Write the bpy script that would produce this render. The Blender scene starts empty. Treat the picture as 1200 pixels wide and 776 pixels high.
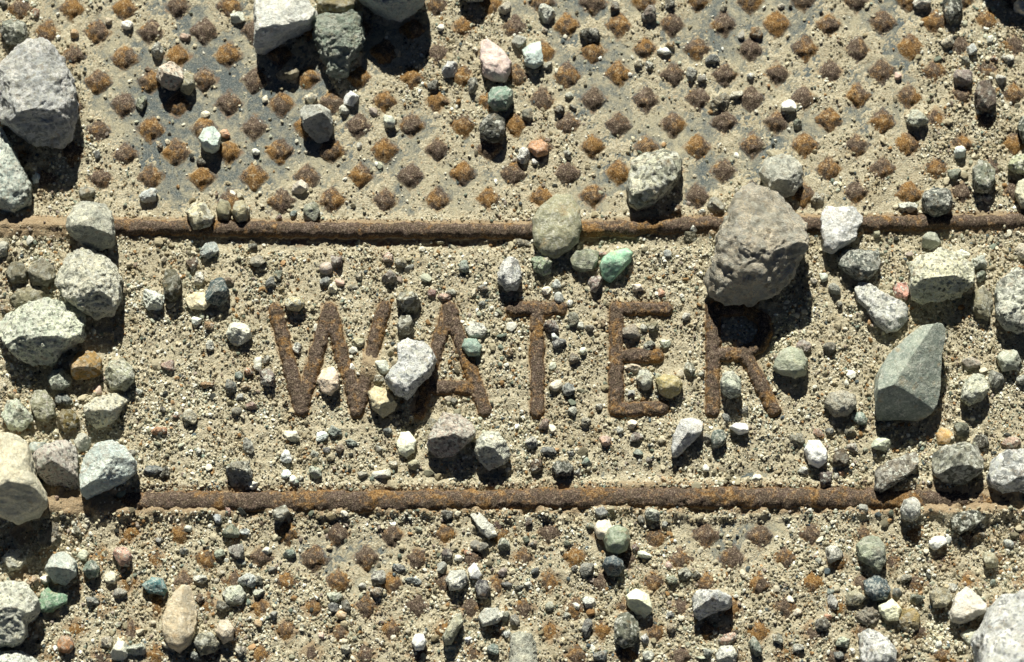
import bpy, math, random
import numpy as np
from mathutils import Vector, Matrix

random.seed(7)
RNG = np.random.default_rng(7)
S = 0.0002                      # one photo pixel on the cover is 0.2 mm
R = math.radians
SC = bpy.context.scene

# ------------------------------------------------------------------ camera, sky, sun
TILT = R(13); DIST = 0.80
cam_d = bpy.data.cameras.new('camera'); cam = bpy.data.objects.new('camera', cam_d)
SC.collection.objects.link(cam); SC.camera = cam
cam.location = (0, -math.sin(TILT) * DIST, math.cos(TILT) * DIST)
cam.rotation_euler = (TILT, 0, 0)
cam_d.sensor_width = 36; cam_d.lens = 36 * DIST / (1200 * S)
cam_d.clip_start = 0.01; cam_d.clip_end = 50
cam_d.dof.use_dof = True; cam_d.dof.focus_distance = DIST - 0.006; cam_d.dof.aperture_fstop = 13
SUN_EL, SUN_AZ = R(42), R(-6)    # azimuth measured from +Y towards +X
w = bpy.data.worlds.new('World'); SC.world = w; w.use_nodes = True
nt = w.node_tree
sky = nt.nodes.new('ShaderNodeTexSky'); sky.sky_type = 'NISHITA'; sky.sun_disc = False
sky.sun_elevation = SUN_EL; sky.sun_rotation = SUN_AZ
sky.altitude = 3000; sky.air_density = 0.25; sky.dust_density = 0.15; sky.ozone_density = 0.3
nt.links.new(sky.outputs[0], nt.nodes['Background'].inputs[0])
nt.nodes['Background'].inputs[1].default_value = 0.05
sd = bpy.data.lights.new('sun', 'SUN'); sun = bpy.data.objects.new('sun', sd); SC.collection.objects.link(sun)
sd.energy = 5.0; sd.angle = R(0.53); sd.color = (1.0, 0.975, 0.87)
sdir = Vector((math.sin(SUN_AZ) * math.cos(SUN_EL), math.cos(SUN_AZ) * math.cos(SUN_EL), math.sin(SUN_EL)))
sun.rotation_euler = sdir.to_track_quat('Z', 'Y').to_euler(); sun.location = sdir * 2
SC.view_settings.view_transform = 'Standard'; SC.view_settings.look = 'None'
SC.view_settings.exposure = 0.66; SC.view_settings.gamma = 1; SC.view_settings.use_curve_mapping = False
SC.cycles.max_bounces = 5; SC.cycles.diffuse_bounces = 3

# ------------------------------------------------------------------ pixel -> ground units (photo pixels on the plane)
CY, CZ = cam.location.y / S, cam.location.z / S; DP = DIST / S
def at(px, py, z=0.0):
    px = np.asarray(px, float); py = np.asarray(py, float)
    dx = (px - 600) / DP; dy = -(py - 388) / DP
    # ray in world: right + up*dy - forward
    ry = dy * math.cos(TILT) + math.sin(TILT); rz = dy * math.sin(TILT) - math.cos(TILT)
    t = (z - CZ) / rz
    return dx * t, CY + ry * t
def px_of(u, v, z=0.0):
    ct, st = math.cos(TILT), math.sin(TILT)
    yy = v - CY; zz = z - CZ
    yc = yy * ct + zz * st; zc = -yy * st + zz * ct
    return 600 + u / (-zc) * DP, 388 - yc / (-zc) * DP

# ------------------------------------------------------------------ noise
_P = np.random.default_rng(3).permutation(256); _P = np.concatenate([_P, _P, _P])
_G = np.random.default_rng(4).normal(size=(256, 3)); _G /= np.linalg.norm(_G, axis=1)[:, None]
def perlin(p):
    i = np.floor(p).astype(int); f = p - i; i &= 255
    u = f * f * f * (f * (f * 6 - 15) + 10)
    out = 0
    for dx in (0, 1):
        for dy in (0, 1):
            for dz in (0, 1):
                h = _P[_P[_P[i[:, 0] + dx] + i[:, 1] + dy] + i[:, 2] + dz]
                g = _G[h]
                d = (g * (f - np.array([dx, dy, dz]))).sum(1)
                wx = u[:, 0] if dx else 1 - u[:, 0]
                wy = u[:, 1] if dy else 1 - u[:, 1]
                wz = u[:, 2] if dz else 1 - u[:, 2]
                out = out + d * wx * wy * wz
    return out * 1.6
def fbm(p, octv=4, gain=0.5, ridged=False):
    a, s, o = 1.0, 1.0, 0
    for k in range(octv):
        n = perlin(p * s + k * 17.3)
        if ridged: n = 0.5 - np.abs(n)
        o = o + a * n; a *= gain; s *= 2.03
    return o
def fbm2(x, y, sc, octv=4, seed=0.0):
    p = np.stack([x.ravel() / sc + seed, y.ravel() / sc - seed, np.full(x.size, seed * 1.7)], 1)
    return fbm(p, octv).reshape(x.shape)
def sstep(a, b, x):
    t = np.clip((x - a) / (b - a), 0, 1); return t * t * (3 - 2 * t)

# ------------------------------------------------------------------ materials
def lin(h):
    h = h.lstrip('#'); c = [int(h[i:i + 2], 16) / 255 for i in (0, 2, 4)]
    return tuple(x / 12.92 if x <= 0.04045 else ((x + 0.055) / 1.055) ** 2.4 for x in c) + (1.0,)
class NB:
    def __init__(s, name, rough=0.9, spec=0.25):
        s.m = bpy.data.materials.new(name); s.m.use_nodes = True; s.t = s.m.node_tree
        s.b = s.t.nodes['Principled BSDF']; s.b.inputs['Roughness'].default_value = rough
        s.b.inputs['Specular IOR Level'].default_value = spec
        s.tc = s.n('ShaderNodeTexCoord'); s.oi = s.n('ShaderNodeObjectInfo')
    def n(s, kind): return s.t.nodes.new(kind)
    def l(s, a, b): s.t.links.new(a, b)
    def put(s, sock, v):
        if hasattr(v, 'is_output') or isinstance(v, bpy.types.NodeSocket): s.l(v, sock)
        else: sock.default_value = v
    def coord(s, shift=False, src='Object'):
        vm = s.n('ShaderNodeVectorMath'); vm.operation = 'SCALE'; s.l(s.tc.outputs[src], vm.inputs[0])
        vm.inputs['Scale'].default_value = 1 / S
        if not shift: return vm.outputs[0]
        mu = s.n('ShaderNodeMath'); mu.operation = 'MULTIPLY'; s.l(s.oi.outputs['Random'], mu.inputs[0]); mu.inputs[1].default_value = 900
        ad = s.n('ShaderNodeVectorMath'); ad.operation = 'ADD'; s.l(vm.outputs[0], ad.inputs[0]); s.l(mu.outputs[0], ad.inputs[1])
        return ad.outputs[0]
    def noise(s, co, scale, detail=4, rough=0.55, dist=0.0):
        n = s.n('ShaderNodeTexNoise'); s.l(co, n.inputs['Vector']); n.inputs['Scale'].default_value = scale
        n.inputs['Detail'].default_value = detail; n.inputs['Roughness'].default_value = rough; n.inputs['Distortion'].default_value = dist
        return n.outputs['Fac']
    def voro(s, co, scale, out='Color', feat='F1'):
        n = s.n('ShaderNodeTexVoronoi'); n.feature = feat; s.l(co, n.inputs['Vector']); n.inputs['Scale'].default_value = scale
        return n.outputs[out]
    def sep(s, v):
        n = s.n('ShaderNodeSeparateXYZ'); s.l(v, n.inputs[0]); return n.outputs
    def ramp(s, f, stops, interp='LINEAR'):
        n = s.n('ShaderNodeValToRGB'); s.l(f, n.inputs[0]); cr = n.color_ramp; cr.interpolation = interp
        while len(cr.elements) < len(stops): cr.elements.new(0.5)
        for e, (p, c) in zip(cr.elements, stops):
            e.position = p; e.color = c if len(c) == 4 else tuple(c) + (1,)
        return n.outputs[0]
    def step(s, f, a, b, lo=0.0, hi=1.0):
        n = s.n('ShaderNodeMapRange'); n.interpolation_type = 'SMOOTHSTEP'; s.put(n.inputs[0], f)
        n.inputs[1].default_value = a; n.inputs[2].default_value = b; n.inputs[3].default_value = lo; n.inputs[4].default_value = hi
        return n.outputs[0]
    def math(s, op, a, b=0.0):
        n = s.n('ShaderNodeMath'); n.operation = op; s.put(n.inputs[0], a); s.put(n.inputs[1], b); return n.outputs[0]
    def mix(s, f, a, b, mode='MIX'):
        n = s.n('ShaderNodeMix'); n.data_type = 'RGBA'; n.blend_type = mode; n.clamp_result = False
        s.put(n.inputs[0], f); s.put(n.inputs[6], a); s.put(n.inputs[7], b); return n.outputs[2]
    def bump(s, h, strength, dist_px, prev=None):
        n = s.n('ShaderNodeBump'); s.l(h, n.inputs['Height']); n.inputs['Strength'].default_value = strength
        n.inputs['Distance'].default_value = dist_px * S
        if prev is not None: s.l(prev, n.inputs['Normal'])
        return n.outputs[0]
    def done(s, col, normal=None):
        s.l(col, s.b.inputs['Base Color'])
        if normal is not None: s.l(normal, s.b.inputs['Normal'])
        return s.m
DUST = lin('B8AF95')
def rock_mat(name, speck=0.5, patch=0.5, vein=0.0, dust=0.35, bump=1.0, spsc=0.33, blot=0.0):
    b = NB(name, 0.88, 0.2); co = b.coord(True); base = b.oi.outputs['Color']
    big = b.noise(co, 0.045, 5, 0.6, 0.6); mid = b.noise(co, 0.16, 6, 0.65, 0.4); fine = b.noise(co, 0.7, 4, 0.7)
    c = b.mix(b.step(big, 0.35, 0.68), b.mix(1.0, base, (0.88, 0.91, 0.90, 1), 'MULTIPLY'), b.mix(1.0, base, (1.30, 1.28, 1.20, 1), 'MULTIPLY'))
    m2 = b.noise(co, 0.10, 7, 0.72, 1.2)
    c = b.mix(b.step(m2, 0.55, 0.66, 0, patch), c, b.mix(1.0, base, (0.50, 0.53, 0.50, 1), 'MULTIPLY'))
    c = b.mix(b.step(m2, 0.45, 0.38, 0, 0.75), c, b.mix(0.55, b.mix(1.0, base, (1.4, 1.38, 1.3, 1), 'MULTIPLY'), lin('E4E2D6')))
    if blot: c = b.mix(b.step(b.noise(co, 0.09, 5, 0.65, 0.8), 0.50, 0.57, 0, blot), c, lin('474B49'))
    vc = b.sep(b.voro(co, spsc)); vc2 = b.sep(b.voro(co, spsc * 2.3))
    big_cell = b.sep(b.voro(co, spsc * 0.36))
    c = b.mix(b.step(big_cell[0], 0.45, 0.75, 0, 0.25 + 0.4 * speck), c, b.mix(1.0, c, (0.74, 0.76, 0.74, 1), 'MULTIPLY'))
    c = b.mix(b.step(big_cell[1], 0.72, 0.80, 0, 0.5 * speck), c, lin('DEDDD2'))
    c = b.mix(b.step(vc[0], 0.78, 0.82, 0, speck), c, b.mix(1.0, base, (0.28, 0.30, 0.30, 1), 'MULTIPLY'))
    c = b.mix(b.step(vc[1], 0.76, 0.80, 0, speck), c, lin('E4E6D8'))
    c = b.mix(b.step(vc2[0], 0.76, 0.80, 0, speck * 0.7), c, b.mix(1.0, base, (0.5, 0.5, 0.48, 1), 'MULTIPLY'))
    if vein:
        vn = b.noise(co, 0.035, 3, 0.5, 1.8)
        c = b.mix(b.math('MULTIPLY', b.step(b.math('ABSOLUTE', b.math('SUBTRACT', vn, 0.5)), 0.022, 0.006), vein), c, lin('DAD7CC'))
    c = b.mix(b.step(b.noise(co, 0.07, 5, 0.65), 0.56, 0.70, 0, 0.38), c, lin('B08F5E'))
    g = b.n('ShaderNodeNewGeometry'); nz = b.sep(g.outputs['Normal'])[2]
    dm = b.math('MULTIPLY', b.step(b.math('ADD', b.math('MULTIPLY', fine, 0.5), b.math('MULTIPLY', mid, 0.5)), 0.48, 0.62, 0, dust), b.step(nz, 0.3, 0.85))
    c = b.mix(dm, c, DUST)
    c = b.mix(b.step(fine, 0.35, 0.65, 0.0, 0.25), c, b.mix(1.0, c, (1.25, 1.25, 1.25, 1), 'MULTIPLY'))
    nb = b.bump(m2, 0.8 * bump, 6); nb = b.bump(mid, 0.8 * bump, 6, nb); nb = b.bump(fine, 1.0 * bump, 2.6, nb)
    return b.done(c, nb)
M_ROCK = {
    'gran': rock_mat('granite_stone', 0.9, 0.55, 0, 0.35, 1.0),
    'crust': rock_mat('crusty_stone', 0.55, 0.8, 0, 0.55, 1.5, 0.25),
    'fine': rock_mat('fine_grained_stone', 0.22, 0.25, 0, 0.25, 0.55, 0.6),
    'dark': rock_mat('dark_flinty_stone', 0.35, 0.4, 0.3, 0.12, 0.7, 0.5),
    'vein': rock_mat('veined_stone', 0.4, 0.5, 0.7, 0.3, 1.0, 0.35),
    'brown': rock_mat('fractured_brown_stone', 0.5, 0.8, 0.8, 0.5, 1.8, 0.16),
    'blot': rock_mat('blotched_stone', 0.8, 0.4, 0.2, 0.2, 1.0, 0.2, 0.85),
}
def rust_mat(name, orange=0.5, dust=0.45, spots=0.6):
    b = NB(name, 0.93, 0.15); co = b.coord(True); rnd = b.oi.outputs['Random']
    big = b.noise(co, 0.05, 5, 0.62, 0.5); mid = b.noise(co, 0.17, 6, 0.7); fine = b.noise(co, 0.62, 4, 0.75)
    c = b.ramp(fine, [(0.32, lin('2F2822')), (0.46, lin('4C4136')), (0.57, lin('6E6152')), (0.72, lin('A0917A'))])
    c = b.mix(b.step(mid, 0.47, 0.56, 0, 0.6), c, b.ramp(fine, [(0.35, lin('3E3230')), (0.52, lin('6A5751')), (0.68, lin('9A877C'))]))
    wide = b.noise(co, 0.022, 4, 0.6, 0.8)
    om = b.math('ADD', b.math('ADD', b.math('MULTIPLY', big, 0.4), b.math('MULTIPLY', mid, 0.6)), b.math('MULTIPLY', b.math('SUBTRACT', rnd, 0.5), spots * 0.16))
    om = b.math('ADD', om, b.math('MULTIPLY', b.math('SUBTRACT', wide, 0.5), 0.5))
    oc = b.ramp(fine, [(0.34, lin('4E3824')), (0.48, lin('8A6534')), (0.62, lin('B38C4C')), (0.74, lin('CDB07A'))])
    c = b.mix(b.step(om, 0.60 - 0.18 * orange, 0.71 - 0.16 * orange, 0, 0.75), c, oc)
    dm = b.step(b.math('ADD', b.math('MULTIPLY', mid, 0.55), b.math('MULTIPLY', fine, 0.45)), 0.52, 0.64, 0, dust)
    c = b.mix(dm, c, DUST)
    nb = b.bump(mid, 0.6, 3); nb = b.bump(fine, 1.0, 1.6, nb)
    return b, c, nb
b, c, nb = rust_mat('rusty_cast_iron', 0.52, 0.5, 0.2)
oz = b.sep(b.coord(False))[2]; wz = b.math('ADD', oz, b.math('MULTIPLY', b.noise(b.coord(False), 0.16, 5, 0.7), 9.0))
c = b.mix(b.step(wz, 13.0, 9.5, 0, 0.5), c, lin('8F6C40')); c = b.mix(b.step(wz, 9.0, 6.5, 0, 0.75), c, DUST); M_RUST = b.done(c, nb)
b, c, nb = rust_mat('rusty_studs', 0.72, 0.8, 0.9)
oz = b.sep(b.coord(False))[2]                          # dust has gathered round the foot of each stud
foot = b.step(b.math('ADD', oz, b.math('MULTIPLY', b.noise(b.coord(True), 0.3, 4, 0.7), 5.0)), 4.6, 2.2, 0, 0.7)
c = b.mix(foot, c, b.mix(b.step(b.noise(b.coord(True), 0.05, 3), 0.45, 0.6), lin('6E7472'), DUST)); M_STUD = b.done(c, nb)
# plate: dark weathered iron under a thin film of dust
b = NB('dusty_iron_plate', 0.8, 0.3); co = b.coord(False)
n1 = b.noise(co, 0.018, 6, 0.62, 0.4); n2 = b.noise(co, 0.13, 6, 0.68); n3 = b.noise(co, 0.6, 4, 0.75)
iron = b.ramp(n3, [(0.3, lin('343A3B')), (0.52, lin('575F5F')), (0.72, lin('9A9D96'))])
dust = b.ramp(n3, [(0.3, lin('8D856B')), (0.5, lin('ADA58A')), (0.7, lin('C2BBA2'))])
f = b.math('ADD', b.math('MULTIPLY', n1, 0.55), b.math('MULTIPLY', n2, 0.45))
at_ = b.n('ShaderNodeAttribute'); at_.attribute_name = 'bare'
f = b.math('SUBTRACT', f, b.math('MULTIPLY', at_.outputs['Fac'], 0.08))
c = b.mix(b.step(f, 0.33, 0.58, 0, 0.95), iron, dust)
sa = b.n('ShaderNodeAttribute'); sa.attribute_name = 'stain'
c = b.mix(b.step(b.math('ADD', sa.outputs['Fac'], b.math('MULTIPLY', n2, 0.9)), 0.70, 1.2, 0, 0.8), c, lin('7A5C42'))
M_PLATE = b.done(c, b.bump(n3, 0.8, 1.2, b.bump(n2, 0.4, 2.5)))
# sand bed
b = NB('gritty_sand', 0.95, 0.1); co = b.coord(False)
v1 = b.sep(b.voro(co, 0.55)); v2 = b.sep(b.voro(co, 0.95)); n1 = b.noise(co, 0.02, 5, 0.6); n3 = b.noise(co, 0.5, 4, 0.75)
STOPS = [(0.0, '4E4B3B'), (0.14, '6F6A55'), (0.28, '9D957C'), (0.50, 'B2A98F'), (0.76, 'C5BDA5'), (0.92, 'D6D3C0'), (1.0, 'AE8455')]
c = b.ramp(v1[0], [(p, lin(h)) for p, h in STOPS])
c = b.mix(0.5, c, b.ramp(v2[1], [(p, lin(h)) for p, h in STOPS]))
c = b.mix(b.step(n1, 0.55, 0.68, 0, 0.2), c, lin('9C8358'))
sa = b.n('ShaderNodeAttribute'); sa.attribute_name = 'stain'
c = b.mix(b.step(b.math('ADD', sa.outputs['Fac'], b.math('MULTIPLY', b.noise(co, 0.12, 5, 0.7), 0.9)), 0.72, 1.25, 0, 0.8), c, lin('86643F'))
c = b.mix(b.step(b.noise(co, 0.03, 6, 0.65), 0.45, 0.68, 0, 0.45), c, lin('877D66'))
c = b.mix(0.35, c, b.ramp(n3, [(0.3, lin('8A826B')), (0.7, lin('C6BEA6'))]))
nb = b.bump(b.voro(co, 0.5, 'Distance'), 0.5, 1.6); nb = b.bump(n3, 0.9, 1.3, nb)
M_SAND = b.done(c, nb)
# loose grains: the colour of each grain is its own
def grain_mat(name, bump):
    b = NB(name, 0.85, 0.25); a = b.n('ShaderNodeAttribute'); a.attribute_name = 'tint'
    co = b.coord(False); n = b.noise(co, 0.6, 4, 0.7)
    c = b.mix(b.step(n, 0.35, 0.68, 0, 0.6), a.outputs['Color'], b.mix(1.0, a.outputs['Color'], (0.6, 0.6, 0.58, 1), 'MULTIPLY'))
    return b.done(c, b.bump(n, bump, 1.2))
M_GRAIN = grain_mat('sand_grains', 0.3); M_GRAVEL = grain_mat('gravel_stones', 0.7)

# ------------------------------------------------------------------ mesh helpers
def mesh(name, verts, faces, mat, smooth=True):
    me = bpy.data.meshes.new(name); V = np.asarray(verts, np.float32); F = np.asarray(faces, np.int32); k = F.shape[1]
    me.vertices.add(len(V)); me.vertices.foreach_set('co', V.ravel())
    me.loops.add(F.size); me.loops.foreach_set('vertex_index', F.ravel())
    me.polygons.add(len(F)); me.polygons.foreach_set('loop_start', np.arange(0, F.size, k, dtype=np.int32))
    me.polygons.foreach_set('use_smooth', np.full(len(F), smooth))
    me.update(calc_edges=True); me.validate(); me.materials.append(mat)
    return me
def link(name, me, parent=None, loc=(0, 0, 0), **props):
    o = bpy.data.objects.new(name, me); SC.collection.objects.link(o); o.location = loc
    if parent: o.parent = parent
    for k, v in props.items(): o[k] = v
    return o
def tint(me, cols):
    a = me.color_attributes.new('tint', 'FLOAT_COLOR', 'POINT')
    a.data.foreach_set('color', np.asarray(cols, np.float32).ravel())
def ico(level):
    t = (1 + 5 ** .5) / 2
    v = np.array([(-1, t, 0), (1, t, 0), (-1, -t, 0), (1, -t, 0), (0, -1, t), (0, 1, t), (0, -1, -t), (0, 1, -t), (t, 0, -1), (t, 0, 1), (-t, 0, -1), (-t, 0, 1)], float)
    f = np.array([(0, 11, 5), (0, 5, 1), (0, 1, 7), (0, 7, 10), (0, 10, 11), (1, 5, 9), (5, 11, 4), (11, 10, 2), (10, 7, 6), (7, 1, 8), (3, 9, 4), (3, 4, 2), (3, 2, 6), (3, 6, 8), (3, 8, 9), (4, 9, 5), (2, 4, 11), (6, 2, 10), (8, 6, 7), (9, 8, 1)])
    v /= np.linalg.norm(v, axis=1)[:, None]
    for _ in range(level):
        e = np.sort(np.concatenate([f[:, [0, 1]], f[:, [1, 2]], f[:, [2, 0]]]), axis=1)
        ue, inv = np.unique(e, axis=0, return_inverse=True); inv = inv.ravel()
        m = v[ue].mean(1); m /= np.linalg.norm(m, axis=1)[:, None]
        n = len(f); a, b_, c_ = inv[:n] + len(v), inv[n:2 * n] + len(v), inv[2 * n:] + len(v)
        f = np.concatenate([np.stack([f[:, 0], a, c_], 1), np.stack([f[:, 1], b_, a], 1), np.stack([f[:, 2], c_, b_], 1), np.stack([a, b_, c_], 1)])
        v = np.concatenate([v, m])
    return v, f
ICO = {k: ico(k) for k in range(6)}

# ------------------------------------------------------------------ shape of the cover: letters and ribs as strokes (photo pixels)
LETTERS = {
    'W': [[(323, 364), (353, 481)], [(353, 481), (386, 363)], [(386, 363), (419, 482)], [(419, 482), (431, 440)], [(433, 425), (450, 362)]],
    'A': [[(526, 363), (490, 484)], [(526, 363), (568, 482)], [(502, 455), (556, 456)]],
    'T': [[(601, 363), (656, 363)], [(629, 363), (630, 483)]],
    'E': [[(722, 362), (722, 481)], [(722, 363), (779, 363)], [(722, 418), (768, 418)], [(722, 481), (776, 479)]],
    'R': [[(835, 362), (835, 482)], [(835, 362), (875, 364), (893, 376), (897, 391), (889, 406), (868, 416)], [(835, 416), (872, 417)], [(872, 417), (886, 440), (906, 481)]],
}
RIBS = [[(-160, 270), (30, 268), (200, 268), (400, 271), (600, 272), (700, 270), (830, 264), (1000, 264), (1200, 261), (1360, 260)],
        [(-160, 592), (30, 591), (170, 589), (400, 588), (600, 586), (700, 584), (850, 584), (1000, 585), (1200, 587), (1360, 588)]]
def segs(polys, step=None):
    out = []
    for pl in polys:
        q = np.array([at(*p) for p in pl], float)
        for a, b_ in zip(q[:-1], q[1:]): out.append((a, b_))
    return out
def dist_seg(x, y, sg):
    d = np.full(x.shape, 1e9)
    for a, b_ in sg:
        ab = b_ - a; t = np.clip(((x - a[0]) * ab[0] + (y - a[1]) * ab[1]) / (ab @ ab), 0, 1)
        d = np.minimum(d, np.hypot(x - a[0] - t * ab[0], y - a[1] - t * ab[1]))
    return d
LSEG = {k: segs(v) for k, v in LETTERS.items()}; RSEG = [segs([r]) for r in RIBS]
ALL_L = [s_ for v in LSEG.values() for s_ in v]; ALL_R = [s_ for v in RSEG for s_ in v]
# studs
STUDS = []
for r in range(-4, 7):
    for i in range(-13, 12):
        x = 726 + (61.6 if i >= 0 else 61.0) * i - (30.7 if r % 2 else 0); y = 88 + 28.5 * r - 0.012 * (x - 726)
        if y < 236: STUDS.append((x, y))
for r in range(0, 7):
    for i in range(-15, 9):
        x = 828 + 61.5 * i - (30.7 if r % 2 else 0); y = 627 + 28.4 * r + 0.002 * (x - 828)
        STUDS.append((x, y))
STUDS = [(x + random.uniform(-1.5, 1.5), y + random.uniform(-1.5, 1.5)) for x, y in STUDS]
STUDS = [(x, y) for x, y in STUDS if -12 < x < 1212 and -12 < y < 788]

# ------------------------------------------------------------------ how thick the sand lies, in pixels over the plate
BLOBS = [  # x, y, rx, ry, extra thickness
    (545, 70, 90, 80, 2.0), (470, 110, 50, 40, 1.0), (1000, 180, 130, 60, 1.3), (930, 60, 60, 50, .8), (640, 190, 50, 60, 1.0), (620, 110, 40, 70, 1.2),
    (1150, 110, 60, 170, 3.2), (10, 400, 110, 420, 4.5), (20, 690, 150, 130, 3), (1170, 650, 110, 150, 2.0), (130, 100, 50, 50, -1.0), (230, 150, 90, 85, -2.1), (240, 60, 70, 55, -1.8),
    (340, 160, 70, 60, -1.8), (440, 170, 60, 50, -1.0), (520, 200, 60, 30, -.6), (690, 60, 60, 50, -1.3), (740, 140, 50, 35, -1.4), (845, 60, 45, 60, -1.2), (900, 30, 60, 30, -.8), (950, 150, 40, 25, -1.8), (700, 222, 40, 20, -1.5), (1000, 20, 50, 25, -.8),
    (410, 650, 75, 42, -3.2), (360, 660, 30, 25, -1.2), (850, 640, 95, 48, -3.4), (910, 612, 60, 30, -1.6), (480, 700, 50, 40, -1.0), (434, 432, 13, 20, 13), (487, 478, 14, 14, 7), (322, 366, 8, 8, 2), (640, 440, 10, 16, 2.5), (545, 455, 14, 9, 2), (60, 592, 120, 26, 12), (1180, 588, 100, 26, 9), (20, 268, 90, 24, 9), (1190, 262, 60, 20, 2), (640, 558, 120, 8, -3.6), (860, 558, 100, 6, -2.6), (475, 560, 60, 5, -1.4),
    (545, 288, 120, 6, -1.6), (330, 291, 60, 5, -1.0), (800, 390, 30, 60, -.4), (540, 30, 40, 30, .8), (250, 350, 80, 60, .8), (165, 330, 30, 60, 1.0),
    (600, 760, 700, 30, 1.0), (300, 720, 120, 60, .6), (610, 100, 20, 20, 0.5), (120, 180, 40, 60, -.5),
]
def thick(px, py):
    t = np.where(py < 262, 0.15, np.where(py < 588, 3.3, 3.1)) + 0.0
    t = np.where(py < 270, 0.15 + 5.6 * np.exp(-((270 - np.minimum(py, 270)) / 13.0) ** 1.5), t)
    t = t - 2.2 * np.exp(-((py - 286) / 8.0) ** 2)
    t = t + (3.6 + 9 * fbm2(px, py, 26, 3, 44.0)) * np.exp(-((py - 601) / 9.0) ** 2) + 3.0 * np.exp(-((py - 568) / 7.0) ** 2)          # sand banked up below the lower rib
    for x, y, rx, ry, d in BLOBS:
        q = ((px - x) / rx) ** 2 + ((py - y) / ry) ** 2
        t = t + d * np.exp(-q * 1.2)
    n = fbm2(px, py, 34, 4, 5.0); n2 = fbm2(px, py, 120, 3, 9.0)
    return t + 1.7 * n + 1.0 * n2
def coarse_axis(lo, hi, step, far, nfar=14):
    a = np.arange(lo, hi, step); g = np.geomspace(step * 2, far, nfar)
    return np.concatenate([(lo - g)[::-1], a, a[-1] + g])
ux = coarse_axis(-680, 680, 2.3, 1200); vy = coarse_axis(-470, 470, 2.3, 1200)
U, Vv = np.meshgrid(ux, vy); PX, PY = px_of(U, Vv)
T0 = thick(PX, PY)
edge = sstep(640, 900, np.maximum(np.abs(U), np.abs(Vv) * 1.35))
T0 = T0 * (1 - edge) + edge * 6
_tb = T0.copy()
rough = fbm2(U, Vv, 7.0, 4, 2.0)
Z0 = T0 + (0.8 + 1.1 * sstep(1, 3, T0)) * rough + 0.6 * RNG.normal(size=T0.shape)
def bilinear(A, u, v):
    i = np.clip(np.searchsorted(ux, u) - 1, 0, len(ux) - 2); j = np.clip(np.searchsorted(vy, v) - 1, 0, len(vy) - 2)
    a = np.clip((u - ux[i]) / (ux[i + 1] - ux[i]), 0, 1); b_ = np.clip((v - vy[j]) / (vy[j + 1] - vy[j]), 0, 1)
    return A[j, i] * (1 - a) * (1 - b_) + A[j, i + 1] * a * (1 - b_) + A[j + 1, i] * (1 - a) * b_ + A[j + 1, i + 1] * a * b_
def grid_faces(nx, ny):
    i = np.arange(nx * ny).reshape(ny, nx)
    return np.stack([i[:-1, :-1], i[:-1, 1:], i[1:, 1:], i[1:, :-1]], -1).reshape(-1, 4)
gs = coarse_axis(-1500, 1500, 120, 14000, 12)
GU, GV = np.meshgrid(gs, gs)
gm = mesh('ground', np.stack([GU, GV, -46 + 6 * fbm2(GU, GV, 300, 3, 1.0) + 50 * sstep(800, 2200, np.maximum(abs(GU), abs(GV) * 1.2))], -1).reshape(-1, 3) * S, grid_faces(len(gs), len(gs)), M_SAND)
link('ground', gm, kind='structure')

# ------------------------------------------------------------------ the cover
cover = bpy.data.objects.new('access_cover', None); SC.collection.objects.link(cover); cover.empty_display_size = .02
cover['label'] = 'rusty cast iron access cover with raised WATER lettering, ribs and diamond studs'; cover['category'] = 'utility cover'
px_ = np.linspace(-900, 900, 241); py_ = np.linspace(-680, 680, 183); A, B = np.meshgrid(px_, py_)
top = np.stack([A, B, 0.5 * fbm2(A, B, 60, 3, 3.0)], -1).reshape(-1, 3)
F = grid_faces(241, 183); n_ = len(top); idx = np.arange(n_).reshape(183, 241)
ring = np.concatenate([idx[0, :], idx[1:, -1], idx[-1, -2::-1], idx[-2:0:-1, 0]]); nxt = np.roll(ring, -1)
m_ = len(ring); k0 = n_ + np.arange(m_); k1 = np.roll(k0, -1)
bot = top[ring] * [1, 1, 0] - [0, 0, 40]; cen = n_ + m_      # side walls and an underside
side = np.concatenate([np.stack([ring, k0, k1, nxt], 1)])
und = [(k0[i], cen, k1[i + 1 if i + 1 < m_ else 0], k1[i]) for i in range(0, m_ - 1, 2)]
pm = mesh('plate', np.concatenate([top, bot, [[0, 0, -40.0]]]) * S, np.concatenate([F, side, np.array(und)]), M_PLATE)
bx, by = px_of(A, B)
bare = np.clip(0.75 * (by < 262) + 0.9 * np.exp(-(((bx - 860) / 130) ** 2 + ((by - 640) / 60) ** 2)) + 0.8 * np.exp(-(((bx - 400) / 80) ** 2 + ((by - 655) / 45) ** 2))
               + 0.9 * np.exp(-((by - 560) / 10) ** 2), 0, 1)
bare -= 0.5 * np.exp(-(((bx - 470) / 160) ** 2 + ((by - 230) / 45) ** 2))
bare += 0.5 * np.exp(-(((bx - 260) / 160) ** 2 + ((by - 110) / 100) ** 2))
at2 = pm.attributes.new('bare', 'FLOAT', 'POINT'); at2.data.foreach_set('value', np.concatenate([bare.ravel(), np.zeros(m_ + 1)]).astype(np.float32))
ps = np.zeros_like(A)
for sx, sy in STUDS:
    u0, v0 = at(sx, sy); ps = np.maximum(ps, sstep(27, 9, np.abs(A - u0) + np.abs(B - v0)))
for rs in RSEG: ps = np.maximum(ps, sstep(26, 12, dist_seg(A, B, rs)))
at3 = pm.attributes.new('stain', 'FLOAT', 'POINT'); at3.data.foreach_set('value', np.concatenate([ps.ravel(), np.zeros(m_ + 1)]).astype(np.float32))
link('plate', pm, cover)
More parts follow.
